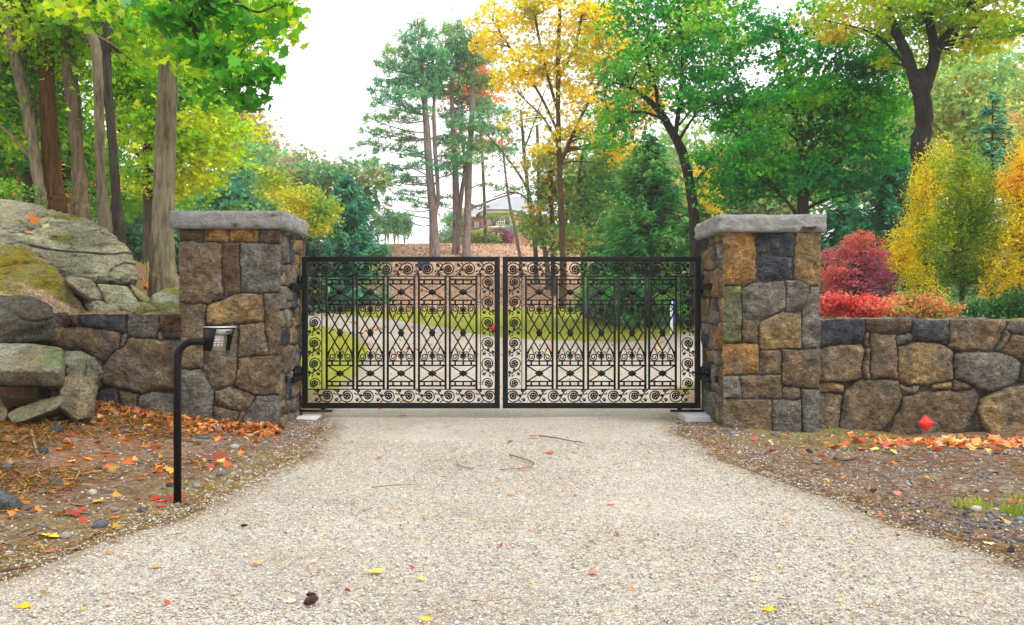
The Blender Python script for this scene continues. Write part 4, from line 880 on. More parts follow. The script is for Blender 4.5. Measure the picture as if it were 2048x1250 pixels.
tree('maple_tree', 'pale tree turning orange at its top, at the edge of the open sky', 50, [(510,480,16),(510,360,12),(510,260,8)],
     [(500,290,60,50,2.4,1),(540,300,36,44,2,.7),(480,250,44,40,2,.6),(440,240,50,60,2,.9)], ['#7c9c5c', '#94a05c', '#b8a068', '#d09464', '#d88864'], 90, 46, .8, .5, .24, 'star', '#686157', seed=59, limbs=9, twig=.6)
tree('yellow_shrub', 'yellow-green bushy tree showing just past the cap of the left pillar', 33, [(600,560,12),(608,480,9)],
     [(615,410,46,34,1.2,1),(640,430,26,40,1,1),(560,392,40,26,1,.8),(590,450,50,34,1.2,.8),(550,360,24,26,.8,.5)], ['#6c9430', '#90ac28', '#b4bc24', '#d0c824', '#d8c028'], 90, 75, .42, .6, .13, 'oval', '#6b6052', 'tree', seed=61, limbs=7, twig=.4)
tree('shrub', 'dark hazy undergrowth shrub behind the wall between trunk and pillar', 30, [(330,560,14),(330,500,10)], [(300,490,90,60,2,1),(400,500,70,50,2,1),(230,480,60,50,1.6,.8)], ['#2c5c50', '#3c7058', '#4c8058', '#64905c'], 110, 60, .7, .6, .2, 'oval', '#5c5448', 'shrub', seed=62, limbs=4, twig=.2)
conifer('spruce_tree', 'blue-green spruce beside the left pillar, behind the gate', 695, 36.5, 352, 92, ['#1c6450', '#28785c', '#3c8c60', '#54a068'], 63, 11000, .26, .62, irregular=.2, base_frac=.02)
conifer('spruce_tree', 'smaller dark spruce hidden partly by the left pillar', 615, 35, 455, 70, ['#2c5048', '#3c6450', '#54744c'], 64, 5000, .24, .6)
# ---------- pines ----------
def pine(label, Y, trunk, pads, pal, extra=(), seed=1, dens=.46, nl=.145):
    P, R = trunk_path(trunk, Y); org = (P[0][0], P[0][1], Tz(P[0][0], P[0][1])); t = thing('pine_tree', label, 'pine tree', org)
    bc = lin('#8c7a7c'); tm = MB(); allp = []
    for k, tp in enumerate([trunk] + list(extra)):
        if k: P2 = np.array([W(q[0], q[1], Y) for q in tp]); R2 = np.array([q[2] * Y / F / 2 for q in tp])
        else: P2, R2 = P, R
        n = 40; Pc = cat_rom(P2, n); Rc = np.interp(np.linspace(0, len(R2) - 1, n), np.arange(len(R2)), R2); tube(tm, Pc, Rc, 12, bc, rough=.1, seed=seed); allp.append(Pc)
    AP = np.vstack(allp); L = []; A = []
    for q in pads:
        px, py, hw = q[:3]; th = q[3] if len(q) > 3 else .16; yo = rng.normal() * 1.1; c = W(px, py, Y + yo); hwm = hw * Y / F
        i = int(np.argmin(np.abs(AP[:, 2] - (c[2] - .15 * abs(AP[:, 0] - c[0]))) + .15 * np.linalg.norm(AP - c, axis=1))); a = AP[i]; side = np.sign(c[0] - a[0]) or 1
        tip = c + np.array([side * hwm * .9, 0, .08]); Lb = limb(tm, a, tip, .035 + .008 * hwm, .01, 9, -.04 if side < 0 else .04, 5, bc)
        m = int(620 * dens * hwm * 2 * th / .16); k = max(4, int(m / 9))
        s = rng.uniform(-1, 1, k); cx = np.column_stack([c[0] + s * hwm, c[1] + rng.normal(size=k) * .45 * hwm * .8, c[2] + rng.normal(size=k) * th * .6 - .10 * side * s * hwm * .2 + .06 * (1 - s * s)])
        ii = np.repeat(np.arange(k), 9); base = cx[ii]; dd_ = rng.normal(size=(len(ii), 3)) * .8 + np.array([side * .45, 0, .55]); dd_ /= np.linalg.norm(dd_, axis=1)[:, None]
        L.append(base + dd_ * nl * .6 + rng.normal(size=dd_.shape) * np.array([.06, .06, .02])); A.append(dd_)
        for j in range(0, k, 12): limb(tm, Lb[min(8, 3 + j % 6)], cx[j], .012, .006, 4, .02, 3, bc)
    L = np.vstack(L); A = np.vstack(A); cp = MB(); nn = np.cross(A, rng.normal(size=A.shape)); TP['bundle'] = np.array([(-.10, -.5, 0), (.10, -.5, 0), (.13, .35, 0), (0, .5, 0), (-.13, .35, 0)])
    leaves(cp, L, nn, nl * np.exp(rng.normal(size=len(L)) * .2), leafcols(L, pal, seed, .5, .2), 'bundle', A)
    tm.build('trunk', M['bark'], t, org, True); cp.build('crown', M['needle'], t, org); return t
PG = ['#448c6c', '#549a6c', '#70ac6c', '#98b860']
pads1 = [(835,52,14,.3),(815,80,20,.3),(850,70,22,.3),(792,105,26,.25),(840,105,34,.4),(870,110,30,.3),(770,128,22,.2),(805,135,38,.3),(850,140,45,.45),(880,150,28,.3),(790,165,40,.2),(838,170,48,.4),(762,182,26,.12),(812,192,44,.2),(850,185,34,.3),(778,205,36,.14),(822,222,44,.2),(760,238,30,.14),(800,240,40,.14),(742,262,24,.1),(785,270,44,.13),(822,283,30,.13),(744,290,28,.1),(790,300,46,.13),(828,312,30,.12),(805,338,40,.12),(842,330,26,.1),(795,356,28,.1),(830,362,34,.12),(780,372,20,.08),(822,388,30,.1),(800,402,34,.1),(842,412,16,.1),(893,315,20,.14),(888,338,24,.14),(905,352,20,.1),(888,398,20,.08),(770,425,18,.06),(812,432,18,.06),(740,330,20,.08),(765,345,22,.08)]
pine('white pine with layered boughs, standing apart at the edge of the open sky', 46, [(872,524,24),(868,480,19),(866,430,17),(862,380,16),(857,320,15),(854,270,14),(850,215,12),(845,150,9),(838,80,5),(835,40,2)], pads1, PG,
     [[(870,430,8),(876,400,8),(874,350,8),(870,300,8),(868,240,8),(868,200,6),(866,120,4)]], 71)
pads2 = [(905,60,24,.4),(930,85,40,.5),(900,105,44,.5),(945,120,40,.5),(910,145,44,.5),(950,165,40,.4),(900,185,30,.35),(940,205,44,.4),(980,225,36,.25),(905,230,28,.3),(935,250,44,.35),(985,262,40,.25),(900,280,30,.3),(940,292,50,.35),(990,300,44,.2),(905,330,34,.25),(930,318,30,.25)]
pine('forked pine behind the left gate leaf, left of its twin', 47, [(910,522,17),(913,470,15),(912,400,13),(910,330,12),(906,250,10),(902,150,7),(905,60,3)], pads2[::2] + [(885,412,18,.08),(905,440,14,.06)], PG,
     [[(915,480,9),(918,440,8),(924,380,8),(930,330,7),(922,270,6),(912,220,4)],[(920,508,10),(928,518,11),(935,522,11)]], 73)
pine('tall pine just right of the forked pine, in front of the brick house', 46.5, [(932,524,17),(934,470,16),(936,400,14),(938,330,13),(943,250,11),(946,150,8),(940,60,4)], pads2[1::2] + [(975,372,18,.08),(1020,380,26,.09),(995,436,20,.12),(958,415,20,.08)], ['#4c7c58', '#60905c', '#7ca05c', '#94a85c'],
     [[(936,460,5),(980,450,4),(1000,436,3)],[(937,420,5),(985,400,4),(1030,386,3)]], 79)
tree('autumn_tree', 'small orange maple glowing between the pines and the yellow maple', 52, [(972,520,7),(968,380,6),(960,250,5),(950,140,3)], [(945,150,32,40,1,1.2),(930,195,40,24,1,1),(975,190,36,40,1,1),(915,165,20,30,1,.6),(1000,280,40,30,1,.3),(930,280,40,60,1,.25)],
     ['#e8703c', '#f08840', '#f4964c', '#f4a464'], 90, 30, .55, .5, .22, 'star', '#594d49', seed=83, limbs=6, twig=.6, mixn=.5)
# bare and thin trees
tree('bare_tree', 'thin leafless sapling in front of the brick house', 42, [(1040,516,7),(1030,460,6),(1018,400,5),(1008,320,4),(1003,270,2)], [(1010,340,30,60,.6,1)], ['#8c9c5c', '#a0a060'], 10, 6, .3, .5, .14, 'oval', '#84746c', seed=87, limbs=4, twig=1)
tree('slender_tree', 'slender curving trunk right of the brick house', 41, [(1072,520,9),(1066,450,9),(1056,380,8),(1048,300,7),(1042,220,5)], [(1030,250,60,60,1.2,1),(1000,310,60,34,1.2,.8)], ['#5c8c5c', '#7c9c5c', '#a0a454'], 20, 18, .5, .5, .17, 'star', '#685a54', seed=89, limbs=6, twig=.8,
     extra_trunks=[[(1062,400,5),(1045,360,5),(1010,310,4),(975,270,3)],[(1066,440,4),(1050,395,4),(1020,385,3),(985,395,2)],[(1048,300,4),(1070,240,3),(1090,180,2)]])
YL = ['#b4b004', '#d4c404', '#ecd404', '#f4d808', '#f4c80c']
tree('maple_tree', 'golden yellow maple, the tallest tree behind the gates', 36, [(1126,560,15),(1126,513,13),(1122,420,12),(1118,300,10),(1116,200,9),(1117,100,8),(1120,0,7),(1122,-120,4)],
     [(1000,60,62,52,1.6,1),(1080,30,80,45,1.8,1),(1190,40,80,60,1.8,1.3),(1160,120,100,60,1.8,1.5),(1240,100,44,60,1.5,1),(1040,140,80,56,1.8,1.1),(1000,180,44,40,1.4,.6),(1180,190,70,50,1.6,.7),(1150,255,50,40,1.4,.6),(1200,265,60,50,1.4,.8),(1040,240,36,30,1.2,.3),(1090,285,40,36,1.2,.35),(1230,300,40,32,1.2,.5),(1110,-80,150,70,2,1)],
     YL, 330, 52, .5, .5, .15, 'star', '#5a4639', pw=1., seed=97, limbs=18, sides=12, twig=.8, minr=.01, mixn=.4,
     extra_trunks=[[(1120,330,8),(1150,260,7),(1190,180,6),(1240,100,4),(1260,40,3)],[(1118,230,7),(1095,150,6),(1075,60,5),(1060,-40,3)],[(1119,270,6),(1080,190,5),(1030,110,4),(985,40,3)],[(1116,160,6),(1150,90,5),(1170,0,4)],[(1120,300,5),(1090,240,4),(1050,200,3)]])
tree('slender_tree', 'dark straight trunk left of the golden maple trunk', 39, [(1106,530,10),(1104,440,9),(1100,360,8),(1098,280,6)], [(1090,330,50,44,1.5,1),(1100,400,40,40,1.5,.7),(1130,300,40,30,1.2,.6)], ['#5c9450', '#84a84c', '#c8b43c', '#e0a838'], 45, 40, .6, .5, .17, 'star', '#4d3f39', seed=101, limbs=6, twig=.6)
tree('slender_tree', 'pale straight trunk behind the golden maple, among green leaves', 40, [(1094,530,10),(1080,440,9),(1078,360,8),(1074,250,6)], [(1070,450,24,30,1,.7),(1110,460,50,36,1.5,1),(1160,440,50,40,1.5,1),(1150,370,50,40,1.5,1),(1100,380,34,30,1,.8)], ['#4c8c58', '#5c9c50', '#84ac48', '#b4b840'], 120, 50, .6, .5, .17, 'star', '#756457', seed=103, limbs=8, twig=.5)
tree('slender_tree', 'thin trunk among green leaves beside the spruce', 38, [(1166,530,9),(1165,440,8),(1158,360,7),(1170,280,5)], [(1190,400,60,50,1.5,1),(1180,470,60,40,1.5,1),(1210,330,50,50,1.5,1),(1130,490,30,20,1,.6)], ['#4c8c4c', '#64a04c', '#8cac44', '#c4b040'], 110, 50, .6, .5, .17, 'star', '#5a4d3f', seed=107, limbs=8, twig=.5)
# ---------- right side ----------
SG = ['#246c34', '#348438', '#4c9c3c', '#74b044']
conifer('spruce_tree', 'tall green spruce with drooping boughs beside the right pillar, behind the gate', 1298, 29, 268, 118, SG, 109, 16000, .24, .55, irregular=.22)
conifer('spruce_tree', 'low dark spruce between the drooping spruce and the right pillar', 1392, 27, 400, 70, SG, 113, 6000, .22, .6)
conifer('spruce_tree', 'low dark spruce whose boughs touch the lawn behind the right gate leaf', 1215, 31, 420, 70, SG, 114, 6000, .22, .6)
tree('maple_tree', 'dark leaning tree whose trunk bends left above the right pillar', 25, [(1392,560,22),(1388,440,20),(1380,370,20),(1366,310,19),(1345,265,17),(1318,222,14),(1290,195,10),(1260,175,7)],
     [(1260,150,70,60,2,1),(1330,90,90,80,2.2,1.2),(1300,20,110,50,2.2,1),(1400,160,80,80,2,1),(1240,240,50,50,1.6,.6),(1215,290,40,40,1.4,.5),(1430,60,90,70,2,1),(1380,-60,200,70,2.4,1)],
     ['#1c7434', '#289034', '#3ca830', '#68b82c', '#b0c82c'], 250, 64, .55, .42, .125, 'star', '#322a24', pw=.95, seed=127, limbs=12, sides=14, twig=.6,
     extra_trunks=[[(1350,272,10),(1360,200,9),(1365,120,7),(1360,30,5)],[(1318,222,9),(1310,170,7),(1290,100,5)],[(1380,375,8),(1420,330,6),(1450,290,4)],[(1330,240,7),(1290,225,6),(1250,225,4)]])
tree('maple_tree', 'broad green maple behind the right pillar, with layered dark boughs', 23.5, [(1608,560,24),(1606,430,22),(1610,330,20),(1600,270,19),(1586,200,15),(1570,130,10),(1560,60,7)],
     [(1480,310,90,70,1.8,1.1),(1560,360,120,44,1.8,1),(1700,300,110,70,1.8,1.2),(1640,220,120,60,1.8,1.1),(1500,220,90,60,1.8,1),(1730,220,80,60,1.6,1),(1620,130,130,50,1.8,1),(1740,150,60,50,1.6,.8),(1450,380,50,30,1.2,.6),(1690,380,100,30,1.4,.8),(1560,60,120,50,1.8,.8)],
     ['#146c3c', '#1c8834', '#38a424', '#64b81c', '#98cc18'], 350, 84, .5, .36, .118, 'star', '#3f322b', pw=.98, seed=131, limbs=14, sides=14, twig=.5, cscale=.7,
     extra_trunks=[[(1606,300,12),(1620,240,10),(1625,170,8),(1640,100,5)],[(1608,400,9),(1660,340,7),(1710,290,5),(1740,250,3)],[(1606,340,9),(1550,290,7),(1500,260,4)],[(1608,420,7),(1650,400,6),(1700,385,4)]])
tree('oak_tree', 'dark-trunked oak that forks above the golden columnar tree', 20, [(1850,560,48),(1848,400,46),(1848,330,43),(1840,290,37),(1848,250,34),(1845,200,34),(1840,165,36),(1835,140,32)],
     [(1850,20,150,60,2,1),(1720,20,90,50,1.8,.8),(1960,60,110,60,2,1),(1900,130,60,36,1.4,.5),(1800,120,50,30,1.2,.4),(1850,-100,260,90,2.5,1),(1960,-20,120,60,2,1)],
     ['#5c9818', '#7cb01c', '#a0c420', '#c4cc24', '#dcbc2c'], 250, 74, .5, .34, .115, 'star', '#302d2d', seed=137, limbs=8, sides=22, twig=.5,
     extra_trunks=[[(1832,175,24),(1818,120,20),(1795,70,20),(1770,10,17),(1745,-60,13)],[(1844,190,26),(1866,130,22),(1868,90,20),(1856,30,17),(1850,-60,13)],[(1868,100,12),(1920,40,9),(1990,0,6)]])
tree('autumn_tree', 'pale green and orange tree in the haze behind the dark-trunked oak', 38, [(1930,520,14),(1930,330,12),(1925,200,8)],
     [(1900,180,100,70,3,1),(1990,150,90,70,3,1),(1930,260,110,60,3,1),(2040,250,60,100,3,.8),(1800,230,50,60,2.5,.6)], ['#78b070', '#90bc68', '#a8c468', '#c4c468', '#dca860'], 220, 50, .9, .5, .22, 'star', '#685e54', seed=139, limbs=12, twig=.5)
conifer('hemlock_tree', 'open dark hemlock behind the green columnar tree', 1985, 26, 180, 95, ['#347c64', '#48946c', '#60a878', '#7cb470'], 149, 6500, .2, .7, cat='hemlock tree', irregular=.3)
conifer('hemlock_tree', 'dark hemlock between the broad maple and the red maple', 1790, 24, 290, 120, ['#207050', '#308854', '#4ca058'], 151, 12000, .2, .6, cat='hemlock tree', irregular=.25)
conifer('hemlock_tree', 'low dark hemlock showing over the right pillar cap', 1690, 27, 380, 110, ['#207050', '#308854', '#4ca058'], 157, 8000, .22, .55, cat='hemlock tree')
conifer('hemlock_tree', 'shaded hemlock low behind the rightmost golden tree', 2070, 22, 330, 90, ['#1c6440', '#2c7c44'], 159, 6000, .2, .6, cat='hemlock tree')
tree('red_maple', 'domed purple-red japanese maple beside the right pillar', 14.6, [(1722,640,16),(1718,600,14),(1712,560,12),(1708,520,8)],
     [(1718,480,34,20,.4,.8),(1690,505,44,22,.45,1),(1745,510,34,20,.4,1),(1672,545,44,22,.45,1),(1755,548,36,22,.45,1),(1700,565,60,26,.5,1),(1770,588,30,14,.35,.7),(1728,464,14,8,.2,.3),(1764,478,16,6,.2,.25)], ['#5c2440', '#783450', '#a04c60', '#c45c54', '#d8683c'], 230, 80, .13, .28, .048, 'slim', '#3c2c2c', 'maple', seed=163, limbs=8, twig=.5, minr=.004, droop=.6, cscale=2.2, pw=.85, hg=.45)
tree('red_shrub', 'bright coral-red shrub at the foot of the purple-red maple', 12.6, [(1700,680,8),(1700,640,6)],
     [(1690,614,50,22,.35,1.2),(1650,612,24,20,.3,.7),(1740,616,44,20,.35,1)], ['#c04034', '#d8544c', '#e4705c', '#e08c5c', '#b89850'], 110, 60, .13, .6, .045, 'oval', '#5c4030', 'shrub', seed=167, limbs=8, twig=.8, minr=.003, cscale=3)
tree('orange_shrub', 'green and orange shrub between the coral shrub and the green columnar tree', 12.9, [(1830,680,8),(1830,640,6)],
     [(1830,612,56,24,.35,1.2),(1790,618,40,18,.35,1),(1880,622,36,18,.3,.8)], ['#8c9c34', '#a8a43c', '#c8944c', '#dc6c4c', '#98a83c'], 120, 60, .13, .6, .045, 'oval', '#5c4030', 'shrub', seed=173, limbs=8, twig=.8, minr=.003, cscale=3)
tree('green_shrub', 'low dark green shrub under the rightmost golden columnar tree', 13.2, [(1985,680,8),(1985,650,6)], [(1970,620,50,26,.35,1),(2030,610,50,34,.4,1),(1930,632,40,14,.3,.6)], ['#2c5c24', '#3c742c', '#548438'], 90, 60, .15, .6, .05, 'oval', '#4c4030', 'shrub', seed=174, limbs=5, twig=.5, minr=.003)
def columnar(label, Y, px, pyb, blobs, pal, seed, ncl=200, per=60, cr=.125, tw=10, size=.06):
    return tree('columnar_tree', label, Y, [(px, 690, tw + 2), (px, pyb, tw), (px, (pyb + 300) / 2, tw * .6), (px + 3, 320, 3)], blobs, pal, ncl, per, cr, 2.3, size, 'slim', '#4c3c30', 'columnar tree', seed, 16, 10, .2, None, 'leaf', 'bark_fine', (), 0, .5, .9, .4, .004, 1.8, .18, .12, 1., .35)
columnar('yellow-orange columnar tree left of the green one, behind the low wall', 15.6, 1850, 640, [(1852,420,42,90,.35,1),(1880,330,17,34,.15,.5),(1848,350,18,34,.15,.5),(1830,510,52,70,.4,1),(1800,500,28,50,.3,.6),(1860,580,44,34,.3,.5)], ['#a4b40c', '#c8c80a', '#e6d408', '#f2d408', '#f4cc08'], 179, 220)
columnar('green columnar tree with a dark straight stem, its crown turning yellow', 14.4, 1924, 620, [(1925,400,66,84,.45,1),(1925,480,80,80,.5,1),(1920,330,40,34,.3,.6),(1930,550,66,40,.4,.7)], ['#4c780c', '#64900e', '#7ca010', '#98b012', '#bcbc16'], 181, 330, 62)
columnar('orange-gold columnar tree at the right edge of the picture', 13.8, 2042, 640, [(2030,400,36,80,.4,1),(2060,340,40,50,.4,1),(2040,500,60,70,.5,1),(2000,560,36,40,.3,.6),(2090,460,60,140,.5,1)], ['#a4b40c', '#ccc80c', '#e4d00c', '#f0cc0c', '#f4bc0c'], 191, 300, 62)
tree('maple_tree', 'yellow and orange saplings glimpsed between the spruce and the right pillar', 34, [(1420,560,8),(1420,450,7)], [(1400,400,30,60,1.2,1),(1240,240,50,50,1.5,.5),(1290,215,30,40,1,.5),(1440,330,40,40,1.2,.4)], ['#b8b42c', '#d8c02c', '#e8b830', '#e89c38'], 70, 44, .55, .5, .18, 'star', '#685a4d', 'maple', seed=193, limbs=6, twig=.4)
# far trees closing the wood on both sides
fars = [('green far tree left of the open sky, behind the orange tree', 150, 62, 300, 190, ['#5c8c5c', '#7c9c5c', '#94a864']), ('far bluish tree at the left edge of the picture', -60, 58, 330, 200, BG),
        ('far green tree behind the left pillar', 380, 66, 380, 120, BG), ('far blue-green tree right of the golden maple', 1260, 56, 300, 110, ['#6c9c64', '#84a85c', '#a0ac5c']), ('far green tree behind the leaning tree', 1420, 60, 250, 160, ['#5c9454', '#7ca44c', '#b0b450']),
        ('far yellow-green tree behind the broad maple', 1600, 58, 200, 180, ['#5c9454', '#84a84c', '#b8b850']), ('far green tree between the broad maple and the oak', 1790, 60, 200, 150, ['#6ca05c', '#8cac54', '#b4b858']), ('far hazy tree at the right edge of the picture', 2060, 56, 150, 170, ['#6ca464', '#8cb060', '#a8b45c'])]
for k, (lb, px, Y, pt_, r, pal) in enumerate(fars):
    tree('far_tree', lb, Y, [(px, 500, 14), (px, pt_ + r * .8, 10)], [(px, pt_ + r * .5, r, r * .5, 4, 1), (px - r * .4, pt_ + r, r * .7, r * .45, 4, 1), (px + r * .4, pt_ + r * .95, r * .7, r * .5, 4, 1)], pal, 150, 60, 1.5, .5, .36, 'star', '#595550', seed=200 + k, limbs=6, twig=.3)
# ---------- things beyond the crest ----------
tree('green_shrub', 'round yellow-green shrub on the wood chip bank before the brick house', 56, [(962,495,6),(962,480,5)], [(965,479,30,11,1,1),(950,476,16,12,1,.6)], ['#5c8440', '#84a03c', '#b4b43c', '#ccb840'], 50, 60, .4, .6, .2, 'oval', '#5c4c44', 'shrub', seed=211, limbs=3, twig=.3)
tree('purple_shrub', 'purple-red round shrub against the brick house', 57, [(1005,495,6),(1005,480,5)], [(1006,476,18,15,.8,1),(998,470,12,9,.8,.5)], ['#7c5068', '#945c70', '#a86c78', '#8c6070'], 44, 60, .4, .6, .2, 'oval', '#5c4c44', 'shrub', seed=213, limbs=3, twig=.3)
tree('green_shrub', 'grey-green shrub behind the purple one', 59, [(1018,495,6),(1018,470,5)], [(1018,466,14,12,.8,1)], ['#7ca088', '#94b094'], 20, 60, .4, .6, .2, 'oval', '#5c4c44', 'shrub', seed=217, limbs=3, twig=.3)
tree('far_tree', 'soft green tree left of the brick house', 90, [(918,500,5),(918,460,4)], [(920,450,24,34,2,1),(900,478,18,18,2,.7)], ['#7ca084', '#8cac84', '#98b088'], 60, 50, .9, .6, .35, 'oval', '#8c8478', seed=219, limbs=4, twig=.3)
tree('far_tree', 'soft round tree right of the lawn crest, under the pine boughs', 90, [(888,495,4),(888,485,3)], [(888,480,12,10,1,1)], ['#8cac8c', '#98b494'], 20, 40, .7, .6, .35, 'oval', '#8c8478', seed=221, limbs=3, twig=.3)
first = None; xs_t = [756, 768, 778, 788, 797, 807, 816]
for k, px in enumerate(xs_t):
    Yt = 62.
    if first is None:
        first = tree('clipped_tree', 'small bushy tree in the row on the lawn crest, right of the blue-green spruce', Yt, [(px, 492, 2.2), (px, 470, 1.6), (px + 1, 445, 1.2)], [(px, 446, 7, 13, .25, 1), (px, 462, 6, 8, .25, .5)], ['#5c8c6c', '#6c9c70', '#84a474'], 26, 30, .26, 1.1, .15, 'oval', '#7c746c', seed=223, limbs=3, twig=.6, group='small trees in a row on the lawn crest',
                     extra_trunks=[[(px, 490, 1.5), (px - 3, 465, 1.2), (px - 4, 450, 1)], [(px, 488, 1.5), (px + 4, 462, 1.2)]])
    else:
        c = copy_tree(first); q = W(px, 0, Yt); yk = Yt + [0, .7, -.5, .4, -.3, .6, 0][k]; c.location = (q[0], yk, Tz(q[0], yk)); s = [1, .95, 1.05, .92, 1.0, 1.02, .9][k]; c.scale = (s, s, s); c.rotation_euler = (0, 0, k * 1.3)
# ---------- brick house ----------
Yh = 84.; ho = W(1010, 0, Yh); hz = 5.2; hor = (ho[0], Yh, hz); house = thing('brick_house', 'brick house with a grey slate roof and angled bay, behind the wood chip bank', 'house', hor)
def hw(px, py, Y=Yh): return W(px, py, Y)
ze = hw(0, 427)[2]; zb_ = hw(0, 424)[2]
bay = [hw(961, 0, 85.2), hw(977, 0, 82), hw(1018, 0, 82), hw(1046, 0, 85.2)]
mb = MB()
xl, xr_ = hw(939, 0, 86)[0], hw(1110, 0, 86)[0]
box(mb, (xl, 85, hz), (xr_, 96, ze))
fp = [(p[0], p[1]) for p in bay]; v = [(x, y, hz) for x, y in fp] + [(x, y, zb_) for x, y in fp]
mb.add(v, [[k, k + 1, k + 5, k + 4] for k in range(3)] + [[4, 5, 6, 7]]); mb.build('wall', M['brick'], house, hor)
mb = MB(); apex = hw(1012, 392, 90); ridge2 = hw(1040, 392, 90); ov = .35
e = [(xl - ov, 85 - ov, ze), (xr_ + ov, 85 - ov, ze), (xr_ + ov, 96 + ov, ze), (xl - ov, 96 + ov, ze)]
rz = apex[2]; r1 = (apex[0], 90.5, rz); r2 = (ridge2[0] + 1, 90.5, rz)
mb.add(e + [r1, r2], [[0, 1, 5, 4], [1, 2, 5], [2, 3, 4, 5], [3, 0, 4]])
be = [(bay[0][0] - ov, 85.2, zb_), (bay[1][0] - .15, 82 - ov, zb_), (bay[2][0] + .15, 82 - ov, zb_), (bay[3][0] + ov, 85.2, zb_)]
mb.add(be + [(apex[0] + .3, 90, rz + .05), (bay[0][0], 90, zb_), (bay[3][0], 90, zb_)], [[0, 1, 4], [1, 2, 4], [2, 3, 4], [0, 4, 5], [3, 6, 4]]); mb.build('roof', M['slate'], house, hor)
mb = MB()
for a, b in ((0, 1), (1, 2), (2, 3)):
    for zt_, h_ in ((zb_ - .02, .3), (hw(0, 456)[2], .22)):
        p0, p1 = np.array(be[a] if h_ > .3 else bay[a]), np.array(be[b] if h_ > .3 else bay[b]); t_ = p1 - p0; t_[2] = 0; L_ = np.linalg.norm(t_); t_ /= L_; n_ = np.array([t_[1], -t_[0], 0]); c_ = (p0 + p1) / 2; c_[2] = zt_ - h_ / 2
        obox(mb, c_ + n_ * .03, t_ * L_ / 2, n_ * .1, np.array([0, 0, h_ / 2]))
box(mb, (xl - ov, 84.6, ze - .28), (bay[0][0] - .4, 85.02, ze - .02)); box(mb, (bay[3][0] + .4, 84.6, ze - .28), (xr_ + ov, 85.02, ze - .02)); mb.build('cornice', M['trim'], house, hor)
def window(x0, x1, z0, z1, y, nx, nz, sh=True, label=None):
    fr = MB(); b = .09
    box(fr, (x0, y - .06, z0), (x0 + b, y, z1)); box(fr, (x1 - b, y - .06, z0), (x1, y, z1)); box(fr, (x0 + b, y - .06, z1 - b), (x1 - b, y, z1)); box(fr, (x0 + b, y - .06, z0), (x1 - b, y, z0 + b))
    for k in range(1, nx): xm = x0 + (x1 - x0) * k / nx; box(fr, (xm - .03, y - .05, z0 + b), (xm + .03, y - .01, z1 - b))
    for k in range(1, nz): zm = z0 + (z1 - z0) * k / nz; box(fr, (x0 + b, y - .045, zm - .03), (x1 - b, y - .012, zm + .03))
    f = fr.build('window', M['trim'], house, hor)
    g = MB(); box(g, (x0 + b, y - .012, z0 + b), (x1 - b, y - .002, z1 - b)); g.build('pane', M['glassy'], f, hor)
    if sh:
        for a, c in ((x0 - .42, x0 - .04), (x1 + .04, x1 + .42)):
            s_ = MB(); box(s_, (a, y - .05, z0), (c, y - .004, z1)); s_.build('shutter', M['shutter'], house, hor)
window(hw(992, 0, 82)[0], hw(1010, 0, 82)[0], hw(0, 453, 82)[2], hw(0, 434, 82)[2], 82, 4, 4)
window(hw(949, 0, 85)[0], hw(958, 0, 85)[0], hw(0, 458, 85)[2], hw(0, 444, 85)[2], 85, 3, 3)
window(hw(1060, 0, 85)[0], hw(1070, 0, 85)[0], hw(0, 458, 85)[2], hw(0, 438, 85)[2], 85, 3, 3)
window(hw(1034, 0, 85)[0] + 1.2, hw(1043, 0, 85)[0] + 1.2, hw(0, 487, 85)[2], hw(0, 480, 85)[2], 85, 2, 2, False)
# marker post
q = W(1343, 689, 24); g = Tz(q[0], 24); mo_ = (q[0], 24, g); t = thing('marker_post', 'thin white post with a small blue panel on the lawn behind the right gate leaf', 'post', mo_)
mb = MB(); bevbox(mb, (q[0] - .035, 23.98, g - .1), (q[0] + .035, 24.02, g + .86), .006); mb.build('post', M['white'], t, mo_)
mb = MB(); bevbox(mb, (q[0] + .037, 23.985, g + .3), (q[0] + .10, 24.012, g + .85), .004); mb.build('blue_panel', M['blue'], t, mo_)
c = W(986, 657, 27.5); c[2] = max(c[2], Tz(c[0], 27.5) + .1); diamond('small red reflector beyond the gates, seen beside the middle gate stile', c, .13, .1)
c = W(848, 541, 44); g = Tz(c[0], 44); mb = MB(); bevbox(mb, (c[0] - .28, 43.8, g - .05), (c[0] + .28, 44.2, g + .34), .05); tag(mb.build('utility_box', M['shutter'], None, (c[0], 44, g)), 'small dark blue box on the wood chip bank, seen through the scroll border', 'utility box')
# ---------- litter on the ground ----------
DC = ['#b4531c', '#d07424', '#e08c2c', '#c86428', '#8c4a24', '#d8a03c', '#c0382c', '#e8b850']
def gz(x, y):
    ins = (x > dl(y)) & (x < dr(y)); return T(x, y) + np.where(ins, .012, 0)
def scatter(mb, x, y, size, pal, tpl='maple', tilt=.35, lift=.012, jit=.2):
    z = gz(x, y) + lift; n = len(x); P = np.column_stack([x, y, z]); nn = rng.normal(size=(n, 3)) * tilt + np.array([0, 0, 1])
    cs = np.array([lin(c) for c in pal])[rng.integers(0, len(pal), n)] * np.exp(rng.normal(size=(n, 1)) * jit)
    leaves(mb, P, nn, size * np.exp(rng.normal(size=n) * .25), cs, tpl)
M['dry'] = m_leaf('dry_leaf', .15, .03)
def ugen(n, x0, x1, y0, y1): return rng.uniform(x0, x1, n), rng.uniform(y0, y1, n)
